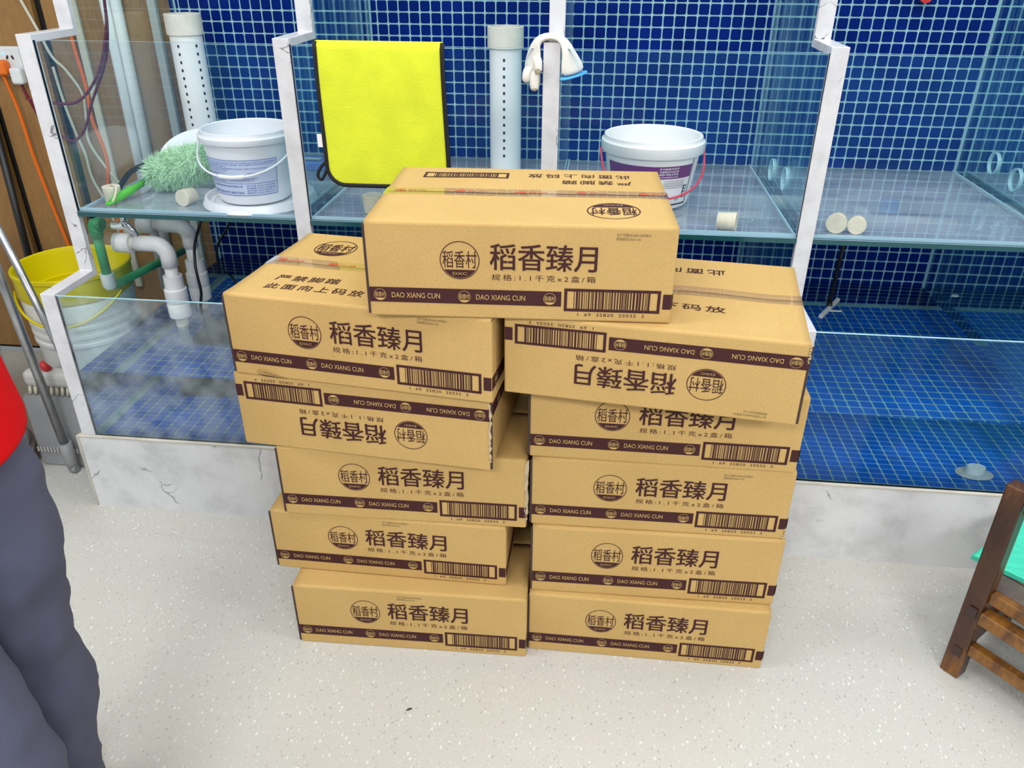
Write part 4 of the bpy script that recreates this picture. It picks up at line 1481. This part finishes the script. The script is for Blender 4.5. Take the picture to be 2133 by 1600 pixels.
# ------------------------------------------------------------------ things in the lower right tank
sq = thing('squeegee', 'thin black handled squeegee standing in the lower tank water', 'squeegee', (0.80, 0.66, 0.42))
sub(sq, tube('handle', [(0.807, 0.68, 0.44), (0.845, 0.77, 0.80)], 0.0065, 'black', None, 10))
bm = bmesh.new(); add_box(bm, -0.085, 0.085, -0.006, 0.006, 0, 0.012, 0, 0.002, 1)
o = obj('blade_bar', bm, 'grey_light'); o.location = (0.803, 0.658, 0.430); o.rotation_euler = (0, 0, math.radians(59)); sub(sq, o)
sub(sq, tube('neck', [(0.807, 0.68, 0.445), (0.803, 0.660, 0.437)], 0.009, 'black', None, 8))
bm = bmesh.new(); add_box(bm, -0.022, 0.022, -0.004, 0.004, 0, 0.005, 0, 0.001, 1)
o = obj('bracket', bm, 'grey_light'); o.location = (0.815, 0.645, 0.429); sub(sq, o)
dp = thing('drain_plug', 'white plug capping a grey drain flange on the blue tiles', 'drain plug', (1.062, 0.118, 0.2417))
lathe('flange', [(0, 0.003), (0.040, 0.003), (0.046, 0.0), (0, 0.0)], 'grey_light', dp, 32)
lathe('cap', [(0, 0.021), (0.022, 0.021), (0.0235, 0.018), (0.0235, 0.0032), (0, 0.0032)], 'pvc', dp, 28)
bm = bmesh.new()
pts = [(-0.016, -0.006, 0), (0.0, -0.010, 0), (0.012, -0.002, 0), (0.004, 0.008, 0), (-0.010, 0.007, 0)]
add_b = [bm.verts.new(p) for p in pts]; add_t = [bm.verts.new((p[0] * 0.8, p[1] * 0.8, 0.005)) for p in pts]
bm.faces.new(add_t)
bm.faces.new(list(reversed(add_b)))
for i in range(5): bm.faces.new((add_b[i], add_b[(i + 1) % 5], add_t[(i + 1) % 5], add_t[i]))
o = obj('foam_scrap', bm, 'pvc'); o.location = (1.232, 0.815, ZWATER - 0.001)
tag(o, 'small white foam scrap floating on the lower tank water', 'scrap')
o = lathe('valve_knob', [(0, -0.012), (0.014, -0.012), (0.017, -0.004), (0.017, 0.012), (0, 0.014)], 'red_plastic', None, 20, (0.947, 0.8666, 1.292), (PI / 2, 0, 0))
tag(o, 'small red knob on the blue mosaic wall', 'knob')

# ------------------------------------------------------------------ cables, socket and conduit on the boards
YW = 0.905
sk = thing('wall_socket', 'white multi-gang wall socket with blue light on the brown boards', 'socket', (-1.88, YW, 1.03))
sub(sk, box('faceplate', -2.02, -1.806, YW - 0.028, YW - 0.0005, 1.030, 1.120, 'white_enamel', None, 0.006, 3))
for x in (-1.965, -1.893, -1.838):
    for dx, dz in ((-0.012, 0.0), (0.006, 0.0)):
        bm = bmesh.new(); add_box(bm, -0.003, 0.003, -0.0006, 0.0006, -0.006, 0.006, 0)
        o = obj('socket_slot', bm, 'hole'); o.location = (x + dx, YW - 0.0288, 1.088); o.rotation_euler = (0, 0.4 * (1 if dx < 0 else -1), 0); sub(sk, o)
sub(sk, lathe('indicator', [(0, 0), (0.004, 0.0), (0.003, 0.002), (0, 0.0025)], 'led', None, 12, (-1.862, YW - 0.0285, 1.098), (PI / 2, 0, 0)))
op = thing('orange_power_cord', 'orange power cord and plug hanging from the wall socket', 'power cord', (-1.865, YW, 0.45))
bm = bmesh.new(); add_box(bm, -0.018, 0.018, -0.034, 0.0, -0.022, 0.024, 0, 0.009, 3)
o = obj('plug', bm, 'orange'); o.location = (-1.862, YW - 0.0300, 1.058); sub(op, o)
sub(op, tube('cord', [(-1.868, YW - 0.045, 1.036), (-1.868, YW - 0.04, 1.010), (-1.862, YW - 0.03, 0.92), (-1.858, YW - 0.025, 0.77), (-1.842, YW - 0.022, 0.60), (-1.826, YW - 0.02, 0.47), (-1.81, YW - 0.02, 0.30)], 0.0062, 'orange', None, 8, 6))
wp = thing('charger_plug', 'white round-shouldered plug in the wall socket with a maroon lead', 'plug', (-1.822, YW, 0.98))
bm = bmesh.new(); add_box(bm, -0.020, 0.020, -0.030, 0.0, -0.028, 0.024, 0, 0.009, 3)
o = obj('plug_body', bm, 'white_enamel'); o.location = (-1.818, YW - 0.0300, 1.036); sub(wp, o)
sub(wp, tube('lead', [(-1.815, YW - 0.045, 1.010), (-1.812, YW - 0.04, 0.98), (-1.800, YW - 0.03, 0.92), (-1.775, YW - 0.02, 0.80), (-1.755, YW - 0.02, 0.60), (-1.75, YW - 0.02, 0.4)], 0.005, 'cable_red', None, 8, 6))
tag(tube('white_wire', [(-1.80, 0.895, 1.36), (-1.763, 0.893, 1.257), (-1.731, 0.893, 1.168), (-1.706, 0.893, 1.091), (-1.669, 0.893, 1.049), (-1.632, 0.893, 0.976), (-1.640, 0.893, 0.90), (-1.650, 0.893, 0.82), (-1.605, 0.893, 0.727), (-1.560, 0.89, 0.67), (-1.525, 0.89, 0.65)], 0.0048, 'cable_white', None, 8, 6), 'cream wire slanting down across the brown boards', 'wire')
tag(tube('white_wire', [(-1.712, 0.893, 1.06), (-1.705, 0.893, 0.95), (-1.690, 0.893, 0.85), (-1.675, 0.893, 0.78), (-1.672, 0.893, 0.70), (-1.645, 0.893, 0.62), (-1.62, 0.893, 0.5)], 0.0048, 'cable_white', None, 8, 6), 'cream wire hanging straight down beside the black gap in the boards', 'wire')
tag(tube('orange_wire', [(-1.615, 0.89, 1.30), (-1.62, 0.89, 1.138), (-1.612, 0.89, 1.006), (-1.618, 0.89, 0.901), (-1.602, 0.89, 0.808), (-1.602, 0.89, 0.74), (-1.618, 0.89, 0.66), (-1.61, 0.89, 0.5)], 0.0062, 'orange', None, 8, 6), 'orange wire hanging beside the pale batten on the boards', 'wire')
tag(tube('maroon_wire', [(-1.29, 0.60, 1.42), (-1.308, 0.60, 1.275), (-1.322, 0.60, 1.20), (-1.374, 0.60, 1.087), (-1.455, 0.60, 1.007), (-1.54, 0.60, 0.998), (-1.62, 0.60, 1.01)], 0.0042, 'cable_red', None, 8, 6), 'upper looping maroon wire beside the tank', 'wire')
tag(tube('maroon_wire', [(-1.295, 0.61, 1.42), (-1.314, 0.61, 1.275), (-1.324, 0.61, 1.20), (-1.352, 0.61, 1.114), (-1.423, 0.61, 1.001), (-1.466, 0.61, 0.924), (-1.510, 0.61, 0.888), (-1.545, 0.61, 0.901), (-1.60, 0.61, 0.93)], 0.0042, 'cable_red', None, 8, 6), 'lower looping maroon wire beside the tank', 'wire')
cd = thing('conduit', 'pair of white plastic conduits fixed to the brown boards', 'conduit', (-1.47, 0.89, 0.3))
for x in (-1.487, -1.452):
    sub(cd, tube('conduit_tube', [(x, YW - 0.018, 0.30), (x + 0.012, YW - 0.018, 1.9)], 0.0165, 'pvc', None, 14))
tag(box('wooden_batten', -1.606, -1.582, YW - 0.014, YW - 0.0005, 0.30, 1.9, 'cable_white', None, 0.003, 2), 'pale vertical batten on the brown boards beside the conduits', 'batten')
tag(box('wooden_batten', -1.345, -1.318, YW - 0.02, YW - 0.0005, 0.30, 1.9, 'grey_light', None, 0.003, 2), 'grey vertical batten on the boards next to the mosaic', 'batten')
tag(tube('black_pole', [(-1.968, 0.83, 0.0), (-1.974, 0.89, 0.95)], 0.013, 'black', None, 12), 'black pole leaning against the brown boards', 'pole')
tag(tube('black_hose', [(-1.236, 0.345, 0.8175), (-1.238, 0.37, 0.828), (-1.239, 0.42, 0.846), (-1.238, 0.48, 0.850), (-1.236, 0.54, 0.842), (-1.230, 0.62, 0.822), (-1.22, 0.68, 0.8178)], 0.0075, 'black', None, 10, 6), 'short arched black hose on the shelf behind the duster', 'hose')

# ------------------------------------------------------------------ cleaning corner
wb_ = thing('white_pail', 'ribbed white pail on the floor holding a yellow bucket', 'pail', (-1.505, 0.44, 0))
lathe('shell', [(0, 0.004), (0.128, 0.004), (0.132, 0.01), (0.140, 0.20), (0.147, 0.34), (0.152, 0.342), (0.152, 0.352), (0.147, 0.354), (0.148, 0.368), (0.153, 0.370), (0.153, 0.380), (0.148, 0.382), (0.149, 0.396), (0.154, 0.398), (0.154, 0.408), (0.149, 0.410), (0.150, 0.425), (0.156, 0.427), (0.158, 0.475), (0.152, 0.48), (0.145, 0.478), (0.126, 0.02), (0, 0.02)], 'white_plastic_warm', wb_, 48)
yb_ = thing('yellow_bucket', 'yellow plastic bucket nested in a white pail behind the mop', 'bucket', (-1.505, 0.44, 0.16))
lathe('shell', [(0, 0.0), (0.10, 0.0), (0.1255, 0.24), (0.1415, 0.312), (0.1415, 0.322), (0.159, 0.324), (0.163, 0.330), (0.163, 0.388), (0.167, 0.392), (0.167, 0.402), (0.163, 0.405), (0.157, 0.403), (0.153, 0.39), (0.148, 0.33), (0.12, 0.24), (0.095, 0.01), (0, 0.01)], 'yellow', yb_, 52)
hp = []
for k in range(11):
    t = k / 10
    ang = PI + 0.5 + t * (PI - 0.7)
    hp.append((0.169 * math.cos(ang), 0.169 * math.sin(ang), 0.335 - 0.075 * math.sin(PI * t)))
tube('bail_handle', hp, 0.004, 'yellow', yb_, 8, 3)

wc = thing('white_barrel', 'tall white cylindrical barrel with taupe base behind the person', 'barrel', (-1.845, 0.06, 0))
lathe('base_ring', [(0, 0), (0.268, 0), (0.272, 0.006), (0.270, 0.055), (0.262, 0.062), (0, 0.062)], 'taupe', wc, 56)
lathe('drum', [(0, 0.0625), (0.255, 0.0625), (0.262, 0.075), (0.262, 0.78), (0.252, 0.80), (0, 0.80)], 'white_enamel', wc, 56)

dpn = thing('dustpan', 'grey upright dustpan standing by the tank end', 'dustpan', (-1.53, 0.215, 0))
bm = bmesh.new()
add_box(bm, -0.055, 0.115, -0.008, 0.008, 0.0, 0.235, 0, 0.004, 2)
obj('back_plate', bm, 'grey_plastic', dpn, loc=(0, 0.035, 0))
bm = bmesh.new()
A_ = [(-0.055, -0.045, 0.0), (0.115, -0.045, 0.0), (0.115, 0.03, 0.0), (-0.055, 0.03, 0.0)]
B_ = [(-0.065, -0.030, 0.235), (0.115, -0.030, 0.235), (0.115, 0.03, 0.235), (-0.065, 0.03, 0.235)]
va = [bm.verts.new(p) for p in A_]; vb = [bm.verts.new(p) for p in B_]
bm.faces.new(list(reversed(va))); bm.faces.new(vb)
for i in range(4): bm.faces.new((va[i], va[(i + 1) % 4], vb[(i + 1) % 4], vb[i]))
bmesh.ops.bevel(bm, geom=list(bm.edges), offset=0.006, segments=2, affect='EDGES')
obj('pan', bm, 'grey_plastic', dpn)
for k in range(16):
    bm = bmesh.new(); add_box(bm, -0.0025, 0.0025, -0.003, 0.0, 0, 0.016)
    obj('comb_tooth', bm, 'grey_light', dpn, loc=(-0.05 + 0.0105 * k, -0.0450, 0.052))
br = thing('broom_head', 'pale grey broom head with red collar resting on the dustpan', 'broom', (-1.50, 0.215, 0.238))
bm = bmesh.new(); add_box(bm, -0.08, 0.085, -0.025, 0.025, 0.026, 0.075, 0, 0.016, 3); obj('head', bm, 'grey_light', br)
for k in range(9):
    tube('bristle_tuft', [(-0.068 + 0.017 * k, -0.012, 0.028), (-0.070 + 0.017 * k, -0.018, 0.001)], 0.0055, 'cable_white', br, 6)
tube('collar', [(0.0, 0.0, 0.073), (-0.022, -0.004, 0.098)], 0.012, 'red_plastic', br, 10)
mp_ = thing('mop', 'long steel tube mop handle with grey foot leaning by the tank', 'mop', (-1.466, 0.150, 0))
sub(mp_, tube('handle', [(-1.468, 0.146, 0.055), (-1.500, 0.118, 1.02)], 0.0125, 'steel', None, 14))
sub(mp_, tube('foot_socket', [(-1.466, 0.146, 0.012), (-1.4665, 0.146, 0.04), (-1.469, 0.146, 0.105)], [0.013, 0.017, 0.019], 'grey_plastic', None, 14))
sub(mp_, tube('pivot', [(-1.470, 0.143, 0.013), (-1.452, 0.143, 0.014)], 0.012, 'grey_plastic', None, 10))
m2 = thing('mop', 'second steel tube handle with white grip leaning behind the divider', 'mop', (-1.36, 0.17, 0))
sub(m2, tube('handle', [(-1.352, 0.192, 0.02), (-1.478, 0.160, 0.775)], 0.0105, 'steel', None, 14))
sub(m2, tube('grip', [(-1.478, 0.160, 0.775), (-1.502, 0.1545, 0.92)], 0.0125, 'pvc', None, 14))
sub(m2, tube('foot_cap', [(-1.3515, 0.192, 0.0), (-1.3535, 0.1915, 0.035)], 0.014, 'black', None, 12))

# ------------------------------------------------------------------ wooden chair
A2, C2 = Vector((0.916, -0.350, 0)), Vector((0.916 + 0.215, -0.350 - 0.260, 0))
B2 = Vector((1.088, -0.178, 0)); D2 = B2 + (C2 - A2)
ch = thing('wooden_chair', 'low dark worn wooden chair with amber rails beside the tank', 'chair', ((A2 + D2) / 2))
e1 = (C2 - A2).normalized(); e2 = (B2 - A2).normalized()
ang = math.atan2(e1.y, e1.x)
def bar(name, p, q, w, h, mat, bevel=0.003):
    p, q = Vector(p), Vector(q)
    L_2 = (q - p).length
    bm = bmesh.new()
    add_box(bm, -w / 2, w / 2, -h / 2, h / 2, 0, L_2, 0, bevel, 2)
    z = (q - p).normalized()
    ref = Vector((0, 0, 1)) if abs(z.z) < 0.9 else e1
    x = ref.cross(z).normalized() if abs(z.z) < 0.9 else (e1 - z * e1.dot(z)).normalized()
    y = z.cross(x)
    m = Matrix((x, y, z)).transposed().to_4x4(); m.translation = p
    o = obj(name, bm, mat)
    o.matrix_world = m
    loc, rot, sc = m.decompose()
    o.location = loc; o.rotation_euler = rot.to_euler()
    sub(ch, o)
    return o
up = Vector((0, 0, 1))
bar('back_post', A2, A2 + up * 0.495 + Vector((0.004, 0.012, 0)), 0.040, 0.036, 'chair_wood')
bar('back_post', C2, C2 + up * 0.495 + Vector((0.004, 0.012, 0)), 0.040, 0.036, 'chair_wood')
bar('front_leg', B2, B2 + up * 0.235, 0.036, 0.034, 'chair_wood')
bar('front_leg', D2, D2 + up * 0.235, 0.036, 0.034, 'chair_wood')
for z, w in ((0.462, 0.03),):
    bar('back_rail', A2 + e1 * 0.018 + up * z, C2 - e1 * 0.018 + up * z, 0.020, w, 'chair_wood')
bar('seat_rail', A2 + e1 * 0.018 + up * 0.228 + e2 * 0.012, C2 - e1 * 0.018 + up * 0.228 + e2 * 0.012, 0.030, 0.028, 'chair_rail')
bar('side_rail', A2 + e1 * 0.018 + up * 0.182 - e2 * 0.004, C2 - e1 * 0.018 + up * 0.182 - e2 * 0.004, 0.034, 0.030, 'chair_rail')
bar('stretcher', A2 + e1 * 0.018 + up * 0.085, C2 - e1 * 0.018 + up * 0.085, 0.024, 0.028, 'chair_rail')
bar('stretcher', B2 + e1 * 0.017 + up * 0.12, D2 - e1 * 0.017 + up * 0.12, 0.022, 0.026, 'chair_rail')
for P_, Q_ in ((A2, B2), (C2, D2)):
    bar('seat_rail', P_ + e2 * 0.018 + up * 0.215, Q_ - e2 * 0.017 + up * 0.215, 0.026, 0.030, 'chair_wood')
    bar('stretcher', P_ + e2 * 0.018 + up * 0.085, Q_ - e2 * 0.017 + up * 0.06, 0.022, 0.040, 'chair_wood')
n_sl = 4
for k in range(n_sl):
    c = (k + 0.5) / n_sl
    off = e2 * (0.045 + 0.185 * k / (n_sl - 1))
    bar('seat_slat', A2 + off + e1 * 0.004 + up * 0.2395, C2 + off - e1 * 0.004 + up * 0.2395, 0.056, 0.010, 'chair_grey', 0.002)
# dark peg ends on the post
for z in (0.07, 0.185):
    bm = bmesh.new(); add_box(bm, -0.009, 0.009, -0.0006, 0.0006, -0.012, 0.012)
    o = obj('peg', bm, 'card_edge')
    o.location = A2 + up * z - e1 * 0.0000 - e2 * 0.0 + Vector((0.002 * z, 0.006 * z, 0)) - e2 * 0.0182
    o.rotation_euler = (0, 0, math.atan2(e1.y, e1.x)); sub(ch, o)
# foam mat on the seat
mt = thing('foam_mat', 'mint green embossed foam mat lying on the wooden chair seat', 'mat', (A2 + D2) / 2 + up * 0.2447)
bm = bmesh.new()
nx, ny = 48, 42
P0 = Vector((0.922, -0.262, 0.2452)); ea = Vector((0.77, -0.638, 0)); eb = Vector((0.745, 0.667, 0))
g = []
for i in range(nx + 1):
    row = []
    for j in range(ny + 1):
        a, b = 0.32 * i / nx, 0.26 * j / ny
        p = P0 + ea * a + eb * b
        e = 0.0028 * (math.sin(a * 190 + 1.2 * math.sin(b * 120)) * math.sin(b * 150 + 1.1 * math.sin(a * 90)))
        p.z += 0.010 + max(0, e)
        row.append(bm.verts.new(p))
    g.append(row)
for i in range(nx):
    for j in range(ny):
        f = bm.faces.new((g[i][j], g[i + 1][j], g[i + 1][j + 1], g[i][j + 1])); f.smooth = True
rim = [g[i][0] for i in range(nx)] + [g[nx][j] for j in range(ny)] + [g[i][ny] for i in range(nx, 0, -1)] + [g[0][j] for j in range(ny, 0, -1)]
low = [bm.verts.new((v.co.x, v.co.y, 0.2452)) for v in rim]
for k in range(len(rim)):
    bm.faces.new((rim[k], low[k], low[(k + 1) % len(rim)], rim[(k + 1) % len(rim)]))
bm.faces.new(low)
bmesh.ops.recalc_face_normals(bm, faces=bm.faces)
sub(mt, obj('foam_sheet', bm, 'mint'))

# ------------------------------------------------------------------ person at the left edge
pe = thing('person', 'person in a red top and slate grey trousers standing with back turned', 'person', (-0.84, -0.96, 0))
FY, NY = -0.868, -1.04
body_nodes = [((-0.80, -0.95, 0.93), (0.13, 0.10)), ((-0.80, -0.95, 1.10), (0.12, 0.09)), ((-0.81, -0.95, 1.30), (0.15, 0.10)), ((-0.82, -0.95, 1.43), (0.07, 0.06)), ((-0.83, -0.95, 1.50), (0.052, 0.052)),
              ((-0.845, -0.95, 1.58), (0.078, 0.085)), ((-0.845, -0.95, 1.68), (0.072, 0.085)), ((-0.835, -0.95, 1.74), (0.04, 0.05)),
              ((-0.82, -0.78, 1.38), 0.055), ((-0.83, -0.74, 1.10), 0.042), ((-1.02, -0.80, 1.02), 0.033), ((-1.07, -0.81, 1.01), (0.02, 0.034)),
              ((-0.82, -1.12, 1.38), 0.055), ((-0.86, -1.16, 1.10), 0.042), ((-1.05, -1.10, 1.02), 0.033), ((-1.10, -1.09, 1.01), (0.02, 0.034)),
              ((-0.81, FY, 0.86), 0.08), ((-0.805, FY, 0.47), 0.05), ((-0.83, FY, 0.10), 0.036), ((-0.83, FY, 0.035), 0.032), ((-0.93, FY, 0.03), 0.028),
              ((-0.83, NY, 0.86), 0.08), ((-0.765, NY, 0.47), 0.05), ((-0.76, NY, 0.10), 0.036), ((-0.76, NY, 0.035), 0.032), ((-0.88, NY, 0.03), 0.028)]
body_edges = [(0, 1), (1, 2), (2, 3), (3, 4), (4, 5), (5, 6), (6, 7), (2, 8), (8, 9), (9, 10), (10, 11), (2, 12), (12, 13), (13, 14), (14, 15), (0, 16), (16, 17), (17, 18), (18, 19), (19, 20), (0, 21), (21, 22), (22, 23), (23, 24), (24, 25)]
for (wx, wy, wz), s in (((-1.07, -0.81, 1.01), 1), ((-1.10, -1.09, 1.01), -1)):
    base = [i for i, n in enumerate(body_nodes) if n[0] == (wx, wy, wz)][0]
    for k, (dy, ln) in enumerate(((-0.026, 0.055), (-0.009, 0.066), (0.009, 0.062), (0.026, 0.048))):
        i0 = len(body_nodes)
        body_nodes.append(((wx - 0.035, wy + dy, wz), 0.0085))
        body_nodes.append(((wx - 0.035 - ln * 0.55, wy + dy * 1.05, wz - 0.004), 0.008))
        body_nodes.append(((wx - 0.035 - ln, wy + dy * 1.05, wz - 0.018), 0.0065))
        body_edges += [(base, i0), (i0, i0 + 1), (i0 + 1, i0 + 2)]
    i0 = len(body_nodes)
    body_nodes.append(((wx - 0.005, wy + s * 0.038, wz - 0.004), 0.010))
    body_nodes.append(((wx - 0.035, wy + s * 0.052, wz - 0.010), 0.008))
    body_edges += [(base, i0), (i0, i0 + 1)]
skin_mesh('body', body_nodes, body_edges, 'skin', pe)
# nose, ears, eyes and mouth on the out-of-frame head
for nm, c, r, m_ in (('nose', (-0.932, -0.95, 1.615), (0.014, 0.012, 0.02), 'skin'), ('ear', (-0.835, -0.862, 1.62), (0.018, 0.008, 0.03), 'skin'), ('ear', (-0.835, -1.038, 1.62), (0.018, 0.008, 0.03), 'skin'),
                     ('eye', (-0.917, -0.920, 1.640), (0.008, 0.012, 0.007), 'hair'), ('eye', (-0.917, -0.980, 1.640), (0.008, 0.012, 0.007), 'hair'), ('mouth', (-0.915, -0.95, 1.572), (0.007, 0.022, 0.005), 'red_plastic')):
    bm = bmesh.new(); bmesh.ops.create_icosphere(bm, subdivisions=2, radius=1.0)
    bmesh.ops.scale(bm, vec=r, verts=bm.verts); bmesh.ops.translate(bm, vec=c, verts=bm.verts)
    sub(pe, obj(nm, bm, m_, None, True))
bm = bmesh.new(); bmesh.ops.create_icosphere(bm, subdivisions=3, radius=1.0)
bmesh.ops.scale(bm, vec=(0.093, 0.098, 0.098), verts=bm.verts)
for v in list(bm.verts):
    if v.co.x < -0.04 and v.co.z < 0.045: v.co.x = -0.04 - (v.co.x + 0.04) * 0.05
bmesh.ops.translate(bm, vec=(-0.835, -0.95, 1.675), verts=bm.verts)
sub(pe, obj('hair', bm, 'hair', None, True))
def loft(name, secs, mat, parent, n=28, wrinkle=0.0, cap=True, steps=5):
    """closed garment tube through (x, y, z, rx, ry) sections"""
    P4 = [Vector(q[:3]) for q in secs]
    rx = [Vector((q[3], q[4], 0)) for q in secs]
    pts = catmull(P4, steps); rad = catmull(rx, steps)
    bm = bmesh.new()
    rings = []
    for c, r in zip(pts, rad):
        ring = []
        for k in range(n):
            a = 2 * PI * k / n
            dx, dy = math.cos(a), math.sin(a)
            w = wrinkle * (noise.noise(Vector((c.x * 5 + dx * 1.3, c.y * 5 + dy * 1.3, c.z * 11))) + 0.5 * noise.noise(Vector((dx * 2.2, dy * 2.2, c.z * 26 + 4))))
            ring.append(bm.verts.new((c.x + dx * (r.x + w), c.y + dy * (r.y + w), c.z)))
        rings.append(ring)
    for A3, B3 in zip(rings[:-1], rings[1:]):
        for k in range(n):
            f = bm.faces.new((A3[k], A3[(k + 1) % n], B3[(k + 1) % n], B3[k])); f.smooth = True
    bm.faces.new(rings[0]); bm.faces.new(list(reversed(rings[-1])))
    bmesh.ops.recalc_face_normals(bm, faces=bm.faces)
    o = obj(name, bm, mat)
    sub(parent, o)
    return o
trs = loft('trousers', [(-0.810, -0.955, 0.98, 0.10, 0.15), (-0.806, -0.955, 0.92, 0.105, 0.155), (-0.806, -0.955, 0.86, 0.112, 0.165), (-0.808, -0.955, 0.80, 0.112, 0.172)], 'trouser', pe, 32, 0.004)
loft('trouser_leg', [(-0.806, FY, 0.84, 0.098, 0.092), (-0.798, FY, 0.74, 0.098, 0.094), (-0.789, FY, 0.64, 0.094, 0.092), (-0.802, FY, 0.52, 0.083, 0.084), (-0.809, FY, 0.40, 0.080, 0.080), (-0.811, FY, 0.29, 0.078, 0.080), (-0.832, FY, 0.17, 0.072, 0.076), (-0.852, FY, 0.02, 0.068, 0.074)], 'trouser', pe, 40, 0.013, True, 9)
loft('trouser_leg', [(-0.845, NY, 0.84, 0.098, 0.092), (-0.828, NY, 0.74, 0.098, 0.094), (-0.800, NY, 0.62, 0.092, 0.090), (-0.765, NY, 0.48, 0.086, 0.086), (-0.750, NY, 0.36, 0.082, 0.083), (-0.752, NY, 0.20, 0.078, 0.080), (-0.765, NY, 0.02, 0.074, 0.077)], 'trouser', pe, 40, 0.013, True, 9)
loft('red_top', [(-0.815, -0.955, 0.832, 0.158, 0.190), (-0.818, -0.955, 0.88, 0.158, 0.190), (-0.822, -0.955, 1.02, 0.158, 0.18), (-0.828, -0.955, 1.18, 0.132, 0.185), (-0.830, -0.955, 1.32, 0.128, 0.20), (-0.832, -0.955, 1.41, 0.10, 0.15), (-0.835, -0.955, 1.475, 0.062, 0.066)], 'red_cloth', pe, 36, 0.005)
for sy_, el in ((0.165, (-0.83, -0.74, 1.10)), (-0.165, (-0.86, -1.16, 1.10))):
    tube('sleeve', [(-0.818, -0.955 + sy_ * 0.75, 1.38), (-0.820, -0.955 + sy_ * 1.1, 1.36), (el[0] + 0.005, el[1], 1.24), (el[0], el[1], 1.14)], [0.06, 0.075, 0.066, 0.062], 'red_cloth', None, 20, 4)
    sub(pe, COL.objects[-1])
for nm, y, dx in (('shoe', FY, -0.045), ('shoe', NY, 0.03)):
    bm = bmesh.new()
    add_box(bm, -0.205 + dx, 0.035 + dx, -0.042, 0.042, 0.0, 0.060, 0, 0.02, 3)
    for v in bm.verts:
        if v.co.x < -0.10 + dx and v.co.z > 0.03: v.co.z *= 0.72
    bmesh.ops.translate(bm, vec=(-0.79, y, 0), verts=bm.verts)
    sub(pe, obj(nm, bm, 'shoe', None, True))

# ------------------------------------------------------------------ scraps on the floor
def flake(u, loc, rz, l, w, label):
    bm = bmesh.new()
    n = 6
    top = []
    for k in range(n + 1):
        t = k / n - 0.5
        hw = w * (1 - (2 * t) ** 2) + 0.0003
        top.append((t * l, hw, 0.0025 * (1 - 4 * t * t)))
    up_ = [bm.verts.new((x, y + 0.15 * l * (x / l) ** 2, z + 0.0012)) for x, y, z in top]
    dn_ = [bm.verts.new((x, -y + 0.15 * l * (x / l) ** 2, z * 0.3)) for x, y, z in top]
    for k in range(n):
        bm.faces.new((up_[k], dn_[k], dn_[k + 1], up_[k + 1]))
    o = obj('floor_scrap', bm, u)
    o.location = loc; o.rotation_euler = (0, 0, rz)
    tag(o, label, 'scrap')
flake('weed', (-0.262, -0.588, 0.0004), 0.5, 0.014, 0.0012, 'tiny black curved scrap on the floor in front of the cartons')
